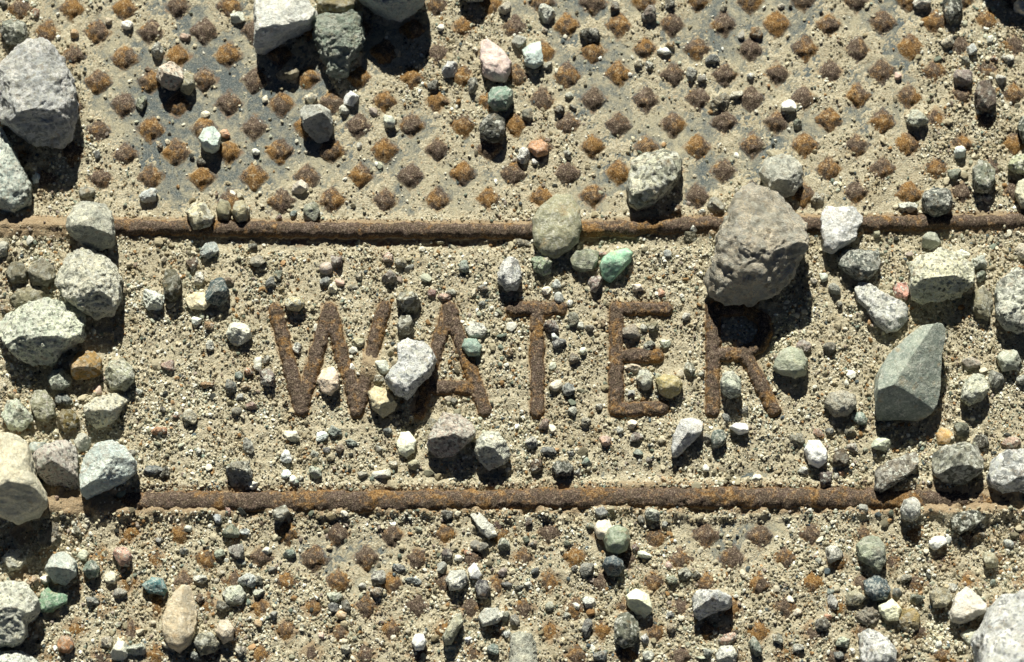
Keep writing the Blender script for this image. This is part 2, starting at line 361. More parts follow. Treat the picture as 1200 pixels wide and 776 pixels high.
def relief(name, sg, rad, hgt, res, seed, label=None, flat=0.12, wamp=1.5):
    P = np.array([p for s_ in sg for p in s_]); lo = P.min(0) - rad - 4; hi = P.max(0) + rad + 4
    x = np.arange(lo[0], hi[0], res); y = np.arange(lo[1], hi[1], res); X, Y = np.meshgrid(x, y)
    wob = wamp * fbm2(X, Y, 15, 3, seed) + 1.1 * fbm2(X, Y, 5, 3, seed + 3)
    d = dist_seg(X, Y, sg) + wob
    q = np.clip((rad - d) / (rad * (1 - flat)), 0, 1)
    Z = hgt * np.sqrt(1 - (1 - q) ** 2) + 1.0 * fbm2(X, Y, 5, 4, seed + 1) + 0.35 * RNG.normal(size=X.shape)
    Z = np.where(d > rad, -1.5 - (d - rad) * 0.5, Z)
    ok = d < rad + res * 1.6
    F = grid_faces(len(x), len(y)); F = F[ok.ravel()[F].all(1)]
    used = np.unique(F); mp = np.zeros(ok.size, int); mp[used] = np.arange(len(used))
    V = np.stack([X, Y, Z], -1).reshape(-1, 3)[used]
    c0 = V.mean(0) * [1, 1, 0]
    o = link(name, mesh(name, (V - c0) * S, mp[F], M_RUST), cover, loc=c0 * S)
    if label: o['label'] = label
    return o
for k, (ch, sg) in enumerate(LSEG.items()):
    relief('letter', sg, 9.4, 10.5, 1.1, 3.1 * k + 1, 'raised letter ' + ch, 0.22)
relief('rib', RSEG[0], 10.0, 13.5, 1.8, 31, 'rib above the lettering', 0.05, 2.0)
relief('rib', RSEG[1], 13.2, 12.5, 1.8, 37, 'rib below the lettering', 0.05, 3.0)
stud_meshes = []
for k in range(12):
    n = 15; a = np.linspace(-1, 1, n); X, Y = np.meshgrid(a, a)
    m = np.maximum(abs(X), abs(Y)); rr = (np.hypot(X, Y) * .3 + m * .7)
    Z = 7.4 * sstep(1.08, 0.22, rr) - 0.5
    xx = (X - Y) * 11.0; yy = (X + Y) * 10.4
    xx = xx + 2.2 * fbm2(X * 10, Y * 10, 6, 2, k + .5); yy = yy + 2.2 * fbm2(X * 10, Y * 10, 6, 2, k + 7.5)
    Z = Z + 1.5 * fbm2(X * 10 + 40 * k, Y * 10, 4.2, 3, 3.0) * (rr < 1.0)
    Z = np.where(m > .99, -1.2, Z)
    stud_meshes.append(mesh('diamond_stud', np.stack([xx, yy, Z], -1).reshape(-1, 3) * S, grid_faces(n, n), M_STUD))
for k, (x, y) in enumerate(STUDS):
    u, v = at(x, y); o = link('diamond_stud', random.choice(stud_meshes), cover, loc=(u * S, v * S, 0))
    o.rotation_euler.z = R(random.choice([0, 90, 180, 270]) + random.uniform(-6, 6)); k_ = random.uniform(.92, 1.08); o.scale = (k_, k_, random.uniform(.85, 1.1))

# ------------------------------------------------------------------ stones
COL = {'white': ('D6D7CC', 'white'), 'pale': ('B7BCB0', 'pale grey'), 'cream': ('CBC0A6', 'cream'), 'tan': ('AE9A7A', 'tan'), 'grey': ('97978C', 'grey'),
       'dgrey': ('66675F', 'dark grey'), 'slate': ('44535F', 'slate blue'), 'bgrey': ('87949A', 'bluish grey'), 'bwhite': ('C3CCCE', 'bluish white'), 'teal': ('6C8984', 'teal grey'),
       'green': ('6CA78B', 'green'), 'dgreen': ('3E5748', 'dark green'), 'olive': ('8B8868', 'olive'), 'ochre': ('B58A48', 'ochre'), 'orange': ('BF7C4C', 'orange'),
       'pink': ('C49A8A', 'pink'), 'mauve': ('9C8984', 'mauve grey'), 'purple': ('65515A', 'dusky purple'), 'brown': ('7B5F4A', 'brown'), 'black': ('34362F', 'blackish'),
       'ggrey': ('8E9985', 'greenish grey'), 'maroon': ('76464A', 'maroon'), 'pgreen': ('A9B79E', 'pale green'), 'dtan': ('A39B80', 'dusty tan')}
def lift(h):
    c = np.array(lin(h)[:3]); g = (0.22 * c.mean() + 0.78 * c) * np.array([1.0, 1.015, 0.95])
    return tuple(np.minimum(g * (1.32 + 1.05 * g.mean()), 0.9)) + (1.0,)
def build_rock(name, size, H, col, mat, level, outline=None, rot=0.0, n=2.4, facets=6, cuts=(), rough=1.0, seed=0, squash=0.35):
    """size: half widths in px (a, b); H: half height; outline: (u,v) points round (0,0)"""
    rg = np.random.default_rng(seed + 1000); D, Fc = ICO[level]
    th = np.arctan2(D[:, 1], D[:, 0]); cp = np.hypot(D[:, 0], D[:, 1]); sp = D[:, 2]
    a, b_ = size
    if outline is not None:
        q = np.asarray(outline, float); t = np.arctan2(q[:, 1], q[:, 0]); o = np.argsort(t); q = q[o]; t = t[o]
        q2 = np.concatenate([q, q[:1]]); tt, rr = [], []
        for p0, p1 in zip(q2[:-1], q2[1:]):
            for s_ in np.linspace(0, 1, 8, endpoint=False):
                p = p0 + (p1 - p0) * s_; tt.append(math.atan2(p[1], p[0])); rr.append(math.hypot(*p))
        tt = np.array(tt); rr = np.array(rr); o = np.argsort(tt); Rt = np.interp(th, tt[o], rr[o], period=2 * math.pi)
    else:
        c_, s_ = math.cos(rot), math.sin(rot)
        lx = np.cos(th) * c_ + np.sin(th) * s_; ly = -np.cos(th) * s_ + np.sin(th) * c_
        ne = rg.uniform(2.0, 3.2)
        Rt = (np.abs(lx / a) ** ne + np.abs(ly / b_) ** ne) ** (-1 / ne)
        Rt = Rt * (1 + 0.10 * np.sin(2 * th + rg.uniform(0, 6)) * rg.random() + 0.10 * np.sin(3 * th + rg.uniform(0, 6)) * rg.random() + 0.06 * np.sin(5 * th + rg.uniform(0, 6)) * rg.random())
    r = ((cp / Rt) ** n + (np.abs(sp) / H) ** n) ** (-1 / n)
    P = D * r[:, None]; m = (a * b_) ** .5; sc = np.array([a, b_, H])
    lowp = D * 1.3 + seed * 3.7
    P = P * (1 + 0.13 * fbm(lowp, 2)[:, None] * np.array([0.35 if outline is not None else 0.8, 0.35 if outline is not None else 0.8, 1.0]))
    for (x, y, z, nx, ny, nz) in cuts:
        N = np.array([nx, ny, nz], float); N /= np.linalg.norm(N)
        t = (P - np.array([x, y, z])) @ N; k = np.maximum(t, 0); P = P - N * (k * 0.97)[:, None]
    for i in range(facets):
        az = rg.uniform(0, 2 * math.pi); nz = rg.uniform(0.30, 0.95) if i % 3 else rg.uniform(-.2, .3)
        if outline is not None:
            nz = rg.uniform(0.5, 0.95)
            if rg.random() < 0.7: az = rg.uniform(0.1, 0.9) * math.pi
        h = math.sqrt(1 - min(nz * nz, 1)); N = np.array([h * math.cos(az), h * math.sin(az), nz])
        q = P / sc; t = q @ N; d = rg.uniform(0.66, 0.90) if outline is not None else rg.uniform(0.55, 0.86); k = np.maximum(t - d, 0); P = (q - N * (k * 0.96)[:, None]) * sc
    nrm = P / sc ** 2; nrm /= np.linalg.norm(nrm, axis=1)[:, None] + 1e-9
    hor = np.where(outline is not None, 0.6, 1.0)
    f1 = fbm(P / (m * .75) + seed * 1.3, 3) * 0.07 * m
    f2 = fbm(P / (m * .28) + seed * 2.3, 3, 0.6) * 0.055 * m
    f3 = fbm(P / 7.0 + seed, 4, 0.7) * min(1.25, 0.045 * m) if level >= 4 else 0
    rdg = fbm(P / (m * .42) + seed * .7, 4, 0.6, True) * (0.05 if mat == 'fine' else 0.11) * m
    P = P + nrm * ((f1 + f2 + f3 - rdg + 0.05 * m) * rough * hor)[:, None]
    me = mesh(name, P * S, Fc, M_ROCK[mat]); return me
GRD = lambda u, v: float(max(0.0, bilinear(_tb, np.array([u]), np.array([v]))[0]))
STONES = []     # (px, py, half w, half h) already placed, for the loose gravel and for labels
def jitcol(h, amt=0.06):
    c = lin(h); g = sum(c[:3]) / 3; c = [(x * .56 + .28 * g + .16 * y) * (1.08 + .7 * g) for x, y in zip(c[:3], (.5, .44, .35))]; k = 1 + random.uniform(-amt, amt) * 1.5
    return tuple(min(1, max(0.01, x * k * (1 + random.uniform(-amt, amt) * .5))) for x in c[:3]) + (1,)

# traced stones: short name for others to refer to, label, outline in photo px, height, colour, material, boxiness, facets, cuts, roughness
BIG = []
def big(short, label, out, Hh, col, mat='gran', n=2.6, facets=5, cuts=(), rough=1.0, emb=0.2, cat='stone'):
    BIG.append(dict(short=short, label=label, out=out, H=Hh, col=col, mat=mat, n=n, facets=facets, cuts=cuts, rough=rough, emb=emb, cat=cat))
DN = (0.05, -0.84, 0.52)        # a face turned away from the sun
big('the big crusty bluish boulder', 'large bluish grey boulder with a crusty tan patch, alone amid the upper studs', [(0,85),(15,70),(33,58),(53,53),(67,62),(77,75),(88,98),(91,121),(90,144),(85,160),(70,173),(44,175),(28,165),(10,152),(-3,142),(-6,105)], 70, 'C6CFC2', 'crust', 2.6, 5, [(45,160,40)+DN], 1.2, .15)
big('the grey stone at the edge', 'long bluish grey stone in the shade of the big crusty boulder', [(-22,150),(3,150),(15,175),(30,205),(38,225),(35,240),(18,253),(0,247),(-25,235)], 34, 'A0A9A8', 'gran', 2.8, 4)
big('the angular pale block', 'angular pale greenish block cut off by the top edge, its lower face in shade', [(298,5),(306,-12),(352,-14),(361,2),(372,18),(371,25),(364,33),(333,49),(308,62),(299,60),(299,40)], 52, 'BCC4B8', 'vein', 3.4, 3, [(300,40,46,-.25,-.82,.5),(365,28,46,.25,-.82,.5)], .9)
big('the jagged grey-green rock', 'jagged grey-green rock between two boulders at the top edge', [(368,31),(377,23),(400,21),(411,17),(424,17),(426,23),(424,36),(426,52),(421,64),(411,77),(408,90),(395,94),(385,85),(377,64),(370,49)], 40, '8C9890', 'crust', 2.8, 7, [(395,75,34,.1,-.8,.58)], 1.5)
big('the tan lump', 'tan dusty lump wedged above the jagged grey-green rock', [(372,-8),(395,-14),(413,-6),(415,12),(405,20),(392,20),(378,14),(370,4)], 30, 'A08F68', 'crust', 2.4, 4)
big('the cut-off blue boulder', 'blue-grey boulder with a long shadow, cut off by the top edge', [(410,-20),(440,-40),(480,-38),(500,-12),(497,8),(480,18),(468,24),(457,22),(439,13),(420,2)], 66, '8E9A9C', 'vein', 2.8, 4, [(465,10,50)+DN], 1.0, .1)
big('the tipped cream stone', 'cream-capped upright stone casting a pointed shadow among the studs', [(352,134),(357,127),(377,127),(388,134),(391,152),(385,165),(370,168),(356,152)], 36, 'C4C6B4', 'crust', 2.6, 4, [(371,145,27,0,-.8,.58)])
big('the pink-faced mauve stone', 'mauve wedge-shaped stone with a smooth pink face', [(563,50),(571,47),(589,62),(599,75),(598,85),(591,97),(578,95),(568,90),(563,72)], 22, 'A89294', 'fine', 3.2, 5)
big('the teal-grey stone', 'rounded teal-grey stone under the pink-faced mauve stone', [(572,112),(578,104),(592,102),(601,108),(601,120),(594,130),(580,131),(572,124)], 24, '7D968C', 'vein', 2.3, 3)
big('the dark speckled stone', 'blackish speckled stone directly under the rounded teal-grey stone', [(562,150),(566,140),(580,135),(591,142),(593,156),(586,167),(572,168),(563,160)], 26, '4A4B45', 'blot', 2.3, 4)
big('the bluish shard', 'angular bluish grey shard with one lit face, amid small grit', [(612,59),(633,49),(636,75),(626,81),(616,77)], 18, '9AA9AC', 'fine', 3.4, 4)
big('the speckled stone above the rib', 'white and dark speckled stone standing above the upper rib', [(737,205),(741,190),(752,181),(775,178),(793,181),(799,190),(797,202),(793,215),(780,228),(765,241),(747,246),(738,239),(735,221)], 40, 'B5B2A2', 'blot', 3.0, 5, [(752,238,26,-.1,-.8,.58)], 1.2)
big('the olive egg-shaped stone', 'smooth olive egg-shaped stone lying across the upper rib', [(623,259),(633,244),(651,230),(669,231),(680,249),(682,267),(677,285),(667,295),(651,305),(636,302),(626,288)], 26, '7E7B66', 'fine', 2.3, 0, (), .35)
big('the green pebble', 'smooth bright green pebble shaped like a bean', [(702,313),(706,304),(713,299),(722,295),(734,293),(741,298),(739,308),(729,319),(716,332),(706,328)], 20, '78A78E', 'fine', 2.4, 1, (), .3)
big('the pale dusty stone', 'pale dusty grey stone between the olive egg-shaped stone and the green pebble', [(668,305),(674,296),(690,293),(702,296),(700,308),(695,318),(680,320),(671,315)], 18, 'A9AD98', 'crust', 2.4, 4)
big('the grey-green stone', 'grey-green stone in the shade just under the olive egg-shaped stone', [(622,305),(630,298),(642,300),(647,310),(645,321),(636,325),(626,318)], 18, '8E9C86', 'gran', 2.3, 3)
big('the white stone over the T', 'bluish white stone standing above the letter T', [(583,322),(588,309),(597,302),(608,309),(611,328),(605,342),(593,341),(584,332)], 26, 'BFC7C4', 'gran', 2.5, 5)
big('the brown boulder', 'largest mauve-brown boulder, lying over the top of the letter R', [(865,232),(880,222),(905,226),(925,240),(940,258),(943,280),(938,305),(925,330),(905,350),(880,362),(850,358),(832,345),(828,325),(835,305),(838,285),(850,262)], 88, 'BFB2A4', 'brown', 3.0, 9, [(880,322,70,.05,-.86,.5),(925,300,68,.5,-.62,.6),(832,328,44,-.78,-.1,.6),(865,255,84,-.42,.30,.85),(895,290,84,.12,.34,.93)], 1.3, .1, 'boulder')
big('the cream-green stone', 'cream-green stone touching the upper end of the brown boulder', [(889,205),(895,192),(910,183),(926,184),(938,195),(940,215),(930,228),(915,234),(900,226)], 34, 'C3C6B0', 'crust', 2.6, 5, [(915,222,24)+DN])
big('the white triangular stone', 'white angular stone lying across the upper rib beside the brown boulder', [(962,252),(967,244),(985,245),(1003,246),(1012,253),(1011,262),(1003,272),(1003,282),(988,290),(975,299),(964,295),(962,277)], 24, 'C4CABE', 'vein', 3.2, 5)
big('the dark grey stone', 'dark grey angular stone just below the white triangular stone', [(980,303),(990,294),(1008,293),(1029,294),(1031,303),(1029,318),(1016,330),(1008,331),(998,326),(982,313)], 26, '6E7272', 'gran', 2.8, 6)
big('the white bone-shaped stone', 'long whitish bone-shaped stone lying at a slant', [(1000,340),(1006,334),(1019,334),(1031,344),(1049,352),(1065,362),(1064,375),(1052,389),(1039,392),(1024,380),(1016,365),(1003,352)], 22, 'C3C8B8', 'gran', 2.6, 4)
big('the cream slab', 'large cream knobbly stone with a pink stone at its end', [(1065,311),(1075,303),(1098,295),(1119,300),(1140,313),(1144,326),(1140,337),(1124,347),(1106,352),(1080,357),(1068,352),(1064,337)], 44, 'C0B9A4', 'gran', 2.8, 6, [(1100,342,30,.05,-.8,.58)], 1.2)
big('the pink stone', 'small rough pink stone at the end of the cream slab', [(1045,340),(1050,333),(1062,332),(1066,344),(1062,353),(1050,350)], 13, 'C48A80', 'gran', 2.4, 3)
big('the round dark stone', 'round dark grey stone lying on the upper rib', [(1080,235),(1083,226),(1097,222),(1112,226),(1116,240),(1110,251),(1097,256),(1084,251)], 30, '6A6D6C', 'gran', 2.3, 3)
big('the tall grey-green stone', 'tall oval grey-green stone above the upper rib', [(1139,200),(1144,191),(1157,190),(1165,200),(1164,217),(1156,228),(1144,226),(1139,214)], 26, '7C8074', 'gran', 2.4, 3)
big('the smooth tan stone', 'smooth tan-grey stone cut off by the side edge of the photo', [(1188,228),(1192,214),(1204,209),(1216,214),(1220,232),(1212,246),(1196,245)], 24, 'A09A88', 'fine', 2.3, 2)
big('the dark-blotched boulder', 'pale boulder with dark blotches, half outside the frame', [(1165,345),(1172,330),(1190,318),(1218,322),(1228,350),(1215,382),(1195,392),(1175,388),(1166,372)], 36, 'B4B4AC', 'blot', 2.7, 5)
big('the buried tan stone', 'half-buried tan-grey stone below the cream slab', [(1137,346),(1150,338),(1162,345),(1163,362),(1157,378),(1143,374),(1136,360)], 18, '9A937C', 'crust', 2.4, 4, (), 1.2, .45)
big('the grey pyramid stone', 'dark grey pyramid-shaped stone with sharp facets beside the letter R', [(1058,402),(1076,390),(1100,387),(1104,393),(1101,420),(1101,450),(1097,476),(1090,486),(1075,494),(1028,491),(1026,460),(1028,440),(1040,420)], 74, '767E79', 'fine', 4.5, 0, [(1047,452,62,-.52,.36,.76),(1047,452,62,.44,-.28,.80),(1047,452,62,-.06,-.88,.46)], .45, .12)
big('the rounded grey-green stone', 'rounded grey-green stone at the foot of the letter R', [(905,433),(913,415),(926,408),(939,413),(946,426),(944,439),(931,444),(910,437)], 26, '84897A', 'fine', 2.4, 2)
big('the pale mauve stone', 'pale mauve-grey rounded stone on open sand beyond the letter R', [(965,474),(972,462),(988,458),(1002,465),(1003,478),(993,488),(977,489)], 22, 'B5ACA0', 'crust', 2.4, 3)
big('the smooth cream pebble', 'smooth cream-white oval pebble just above the lower rib', [(942,528),(947,518),(960,517),(969,530),(968,543),(959,549),(948,545)], 20, 'CFC6B8', 'fine', 2.2, 1, (), .5)
big('the flat mauve stone', 'flat mauve-brown stone in the shadow of the grey pyramid stone', [(1025,552),(1037,544),(1055,537),(1073,531),(1075,544),(1070,555),(1055,565),(1031,579),(1025,575)], 24, '7E756E', 'gran', 3.0, 4)
big('the half-white dark stone', 'dark speckled stone with one white corner and an orange spot', [(1092,533),(1104,524),(1127,521),(1145,526),(1150,539),(1151,553),(1132,568),(1109,568),(1093,557)], 36, '86857C', 'blot', 2.8, 4, [(1120,560,24)+DN])
big('the seamed white stone', 'white stone with dark seams, cut off at the side edge', [(1155,560),(1160,544),(1176,531),(1197,528),(1220,540),(1225,560),(1205,577),(1175,579),(1158,570)], 32, 'C4C8C2', 'blot', 2.7, 4)
big('the pale stone', 'pale grey stone on the sand beyond the grey pyramid stone', [(1124,470),(1127,454),(1140,439),(1150,441),(1158,457),(1150,470),(1135,477)], 28, 'B4B4A6', 'gran', 2.6, 4)
big('the dull grey stone', 'dull grey stone under the dark-blotched boulder', [(1167,420),(1175,411),(1190,413),(1196,424),(1190,434),(1174,436)], 18, '7E827A', 'fine', 2.5, 3)
big('the ochre pebble', 'smooth ochre pebble touching the half-white dark stone', [(1096,510),(1102,502),(1113,503),(1117,513),(1111,522),(1099,521)], 8, 'A8824A', 'fine', 2.3, 1, (), .5, .4)
big('the white oval pebble', 'white oval pebble sitting below the lower rib with a sharp shadow', [(1054,600),(1058,588),(1070,584),(1078,592),(1077,605),(1067,613),(1057,609)], 24, 'C3C3B6', 'gran', 2.3, 2)
big('the dark hooked stone', 'dark hook-shaped stone under the half-white dark stone', [(1113,609),(1122,602),(1140,600),(1153,602),(1154,608),(1140,620),(1124,627),(1114,620)], 18, '53554E', 'gran', 2.8, 4)
big('the pitted grey-green stone', 'pitted grey-green stone leaning above the slate blue stone', [(1003,640),(1013,629),(1029,628),(1037,643),(1037,661),(1031,671),(1019,664),(1006,656)], 22, 'A5AC9A', 'crust', 2.8, 4)
big('the slate blue stone', 'faceted slate blue stone, the darkest blue one', [(1012,681),(1025,676),(1038,680),(1043,692),(1038,703),(1024,705),(1013,697)], 20, '3E4F5B', 'dark', 2.8, 5)
big('the cream-green pebble', 'cream-green pebble directly below the slate blue stone', [(1029,711),(1044,703),(1056,715),(1052,728),(1039,728),(1030,718)], 18, 'C8C4A0', 'fine', 2.4, 2)
big('the ochre slab', 'angular ochre slab of layered stone near the blurred boulder', [(1055,715),(1070,713),(1078,722),(1076,738),(1062,742),(1053,732)], 12, 'A8905C', 'crust', 3.2, 4)
big('the tan stone', 'tan dusty stone above the mauve triangular stone', [(1088,696),(1096,689),(1112,692),(1115,703),(1108,713),(1093,713)], 18, 'B4A990', 'crust', 2.4, 4)
big('the mauve triangular stone', 'mauve-grey triangular stone beside the blurred boulder', [(1113,720),(1117,702),(1132,687),(1154,710),(1154,719),(1137,728),(1124,732),(1114,728)], 24, 'A49C98', 'fine', 3.0, 4)
big('the small cream wedge', 'cream wedge of stone in the shadow of the mauve triangular stone', [(1124,744),(1136,737),(1145,741),(1135,758)], 10, 'C4C4A8', 'fine', 3.0, 3)
big('the blurred boulder', 'big whitish pink-flecked boulder in the lower corner, out of focus', [(1138,800),(1142,752),(1155,720),(1171,704),(1195,697),(1240,700),(1280,740),(1270,800),(1220,850),(1160,850)], 125, 'C9C5BC', 'gran', 2.8, 4, (), 1.0, .1, 'boulder')
big('the white knobbly stone', 'white knobbly stone cut off by the bottom edge', [(1005,743),(1018,738),(1039,748),(1049,764),(1050,780),(1030,790),(1008,775)], 30, 'CCCCC2', 'gran', 2.6, 5)
big('the shaded white stone', 'whitish stone with a shaded lower face, lying on the end of the upper rib', [(80,262),(88,246),(103,239),(124,242),(131,251),(135,267),(136,288),(118,295),(100,290),(82,275)], 44, 'C2C2AE', 'crust', 2.8, 4, [(108,278,34,0,-.85,.5)])
big('the round pale boulder', 'round pale pinkish grey boulder below the upper rib', [(70,324),(80,303),(98,293),(113,295),(134,311),(142,329),(143,355),(134,370),(113,374),(95,367),(77,355),(68,339)], 52, 'B4B0A4', 'gran', 2.5, 5, [(120,362,34,.2,-.8,.55)], 1.2)
big('the wide pale boulder', 'wide pale greenish boulder above the ochre-orange stone', [(0,378),(15,368),(39,362),(57,355),(85,357),(98,368),(100,381),(96,400),(75,415),(62,428),(42,431),(25,425),(8,408),(-2,395)], 50, 'B7BDAE', 'gran', 2.7, 6, [(50,418,30,0,-.8,.58)], 1.3)
big('the tan-grey stone', 'tan-grey stone above the wide pale boulder', [(33,320),(40,308),(52,304),(64,314),(66,328),(56,337),(40,335)], 22, '948D7B', 'crust', 2.4, 4, (), 1.2, .3)
big('the small tan-grey stone', 'small tan-grey stone beside the tan-grey stone at the photo edge', [(7,320),(14,309),(27,308),(34,320),(30,333),(14,334)], 16, '8C8573', 'crust', 2.4, 4, (), 1.2, .35)
big('the dusty olive stone', 'dusty olive half-buried stone above the wide pale boulder', [(12,352),(22,340),(40,336),(54,345),(52,358),(34,364),(18,362)], 16, '98917A', 'crust', 2.4, 3, (), 1.2, .4)
big('the cream stone on the rib', 'cream and white broken stone lying on the upper rib', [(218,250),(226,237),(244,243),(252,255),(247,267),(228,271)], 26, 'B9AF96', 'blot', 2.8, 5)
big('the tan stone on the rib', 'tan upright stone on the upper rib beside the broken cream one', [(254,248),(258,235),(268,235),(272,247),(268,260),(258,259)], 20, 'ACA488', 'crust', 2.4, 4)
big('the cream lump on the rib', 'cream-tan lump at the end of three stones on the upper rib', [(272,250),(276,238),(286,236),(292,248),(290,260),(279,263)], 22, 'BCB090', 'crust', 2.4, 3)
big('the blue-black stone', 'blue-black stone with a white side above the letter W', [(241,345),(248,331),(262,328),(269,342),(266,354),(256,360),(243,356)], 24, '4F6069', 'vein', 2.6, 5)
big('the flat tan stone', 'flat pinkish tan stone tucked under the blue-black stone', [(217,352),(227,345),(240,344),(247,356),(240,364),(224,363)], 14, 'BCAE92', 'fine', 2.6, 3)
big('the dark textured stone', 'dark olive oval stone between the pale boulders and the letter W', [(191,333),(196,318),(206,317),(213,330),(212,347),(204,356),(194,350)], 24, '716E5C', 'crust', 2.3, 3)
big('the ochre-orange stone', 'ochre-orange stone below the wide pale boulder', [(82,428),(93,413),(111,413),(120,423),(119,439),(103,445),(86,446)], 26, 'BE9450', 'crust', 2.7, 5)
big('the small grey-white stone', 'small grey-white stone in shade beside the ochre-orange stone', [(57,446),(61,435),(72,433),(83,440),(83,452),(74,459),(61,457)], 20, 'A4AAA2', 'gran', 2.4, 3)
big('the round olive-grey stone', 'round pale olive-grey stone next to the ochre-orange stone', [(123,438),(129,425),(145,421),(157,432),(158,448),(147,459),(130,457)], 24, 'A3A391', 'gran', 2.3, 3)
big('the long cream stone', 'long cream-white stone below the round olive-grey stone', [(98,480),(111,470),(129,464),(149,461),(154,468),(144,477),(137,493),(124,500),(111,504),(103,493)], 30, 'BDB6A6', 'gran', 2.8, 4, [(115,495,18,-.1,-.8,.55)])
big('the pale green-grey stone', 'pale green-grey stone above the huge tan boulder at the edge', [(3,488),(10,472),(21,469),(39,488),(40,495),(26,506),(10,504)], 22, 'AEB4A6', 'gran', 2.5, 3)
big('the two-tone grey stone', 'grey stone with ochre streaks above the mauve rock', [(36,472),(42,460),(54,458),(64,472),(66,488),(56,496),(42,492)], 20, '8A8874', 'vein', 2.6, 5)
big('the olive-ochre stone', 'olive-ochre rough stone beside the two-tone grey stone', [(66,492),(73,482),(86,481),(94,492),(90,504),(76,508)], 16, '8E7A44', 'crust', 2.4, 3)
big('the huge tan boulder', 'huge smooth cream-tan boulder cut off by the side edge', [(-30,520),(5,514),(18,515),(36,525),(41,545),(44,562),(56,580),(57,593),(46,607),(22,617),(-2,604),(-30,590)], 66, 'A79E8C', 'fine', 2.6, 2, [(20,600,44,.1,-.8,.58)], .8, .15, 'boulder')
big('the mauve rock', 'mauve-pink rock between the huge tan boulder and the white-topped stone', [(39,539),(52,526),(75,518),(90,526),(94,544),(93,572),(77,580),(62,573),(46,560)], 42, 'A69A98', 'gran', 2.7, 4, [(70,556,32,0,-.84,.53)])
big('the white-topped stone', 'faceted bluish stone with a white top and a deep shadow on the lower rib', [(95,560),(103,537),(116,524),(134,520),(147,526),(162,544),(160,557),(144,567),(119,578),(101,586),(96,580)], 54, 'AEB9BC', 'vein', 3.2, 2, [(130,540,50,-.45,.1,.85),(130,540,50,.3,-.45,.84),(130,562,40,.2,-.85,.5)], .8, .12)
big('the pink-white boulder', 'white and pinkish boulder at the edge beside the dark green stone', [(-8,690),(13,683),(31,684),(41,695),(48,707),(45,723),(33,733),(33,746),(23,756),(-8,760),(-20,720)], 46, 'C4BDAE', 'gran', 2.7, 5)
big('the bluish corner stone', 'bluish white stone in the lower corner, cut off by two edges', [(-12,764),(26,764),(46,776),(50,795),(0,800),(-20,785)], 30, 'B4BCBA', 'gran', 2.6, 4)
big('the pale blue-grey stone', 'pale blue-grey stone above the dark green stone', [(55,669),(64,653),(77,648),(91,661),(91,674),(77,687),(62,682)], 32, 'AAB2B2', 'vein', 2.8, 4, [(74,676,22,0,-.84,.55)])
big('the shaded pinkish stone', 'small pinkish white stone in deep shade above the pink-white boulder', [(4,655),(12,646),(26,645),(32,656),(26,668),(12,670)], 16, 'B8B2A4', 'gran', 2.5, 4)
big('the dark green stone', 'flat dark green angular stone beside the pink-white boulder', [(46,702),(57,689),(80,700),(80,707),(62,718),(49,718)], 14, '5C7C66', 'fine', 3.2, 3)
big('the teal-grey ball', 'round teal-grey pebble below the white-topped stone shadow', [(97,668),(101,659),(111,658),(118,667),(115,677),(104,679)], 18, '7E9088', 'gran', 2.3, 2)
big('the pink pebble', 'rough pink pebble beside the round teal-grey pebble', [(132,650),(137,642),(149,642),(155,652),(152,664),(141,664)], 18, 'C4978A', 'gran', 2.4, 3)
big('the teal-blue stone', 'teal-blue stone touching the top of the long tan stone', [(167,687),(178,677),(191,679),(197,692),(193,698),(175,696)], 20, '41707A', 'dark', 2.6, 4)
big('the long tan stone', 'long smooth pinkish tan stone below the lower rib', [(192,725),(198,705),(214,686),(224,687),(231,715),(229,741),(224,756),(211,766),(198,759),(192,746)], 26, 'A1907A', 'fine', 2.5, 3, (), .7)
big('the orange stone', 'crumbly orange stone near the bottom edge', [(67,752),(74,745),(85,748),(88,758),(82,767),(70,765)], 12, 'C68A5E', 'crust', 2.5, 3)
big('the mauve-tan stone', 'mauve-tan stone beside the long tan stone', [(253,742),(258,729),(268,727),(275,738),(273,750),(262,755)], 20, 'A39384', 'fine', 2.5, 3)
big('the dark-streaked stone', 'pale stone with dark streaks touching the long tan stone', [(228,754),(234,744),(248,741),(258,754),(252,765),(236,769)], 20, '9A9686', 'blot', 2.6, 4)
big('the flat pale stone', 'flat pale grey stone between the long tan stone and the rib', [(260,697),(266,688),(282,686),(289,697),(284,709),(266,708)], 14, 'B2B4A6', 'gran', 2.6, 3)
big('the white stone on the W', 'white greenish stone between the letters W and A', [(465,405),(478,398),(501,407),(511,423),(506,439),(493,452),(478,470),(462,462),(451,449),(460,436),(467,426)], 44, 'D2D8CC', 'gran', 2.8, 3, [(485,435,40,.05,.2,.97)], 1.1, .12)
big('the tan-cream stone', 'tan-cream stone at the foot of the letter W', [(431,462),(439,454),(455,459),(465,475),(462,482),(449,490),(437,480)], 22, 'A39679', 'fine', 2.7, 4)
big('the pinkish oval pebble', 'pinkish cream oval pebble inside the letter W', [(373,448),(378,434),(390,431),(398,441),(397,455),(388,465),(377,460)], 20, 'BBA493', 'fine', 2.3, 2)
big('the teal-grey pebble', 'teal-grey pebble on the slanting stroke of the letter A', [(541,408),(545,399),(558,398),(565,407),(562,417),(549,419)], 18, '718983', 'fine', 2.4, 3)
big('the milky pebble', 'milky pinkish white pebble below the letters W and A', [(465,520),(470,508),(480,506),(488,518),(486,530),(476,537),(468,532)], 14, 'C4BAA8', 'fine', 2.5, 3)
big('the pink-grey stone', 'pink-grey stone below the letter A with a deep shadow', [(501,524),(506,503),(519,488),(540,485),(555,500),(558,511),(545,524),(532,534),(516,539),(504,531)], 40, 'AC9D98', 'gran', 2.8, 4, [(528,520,30,-.2,-.82,.55)])
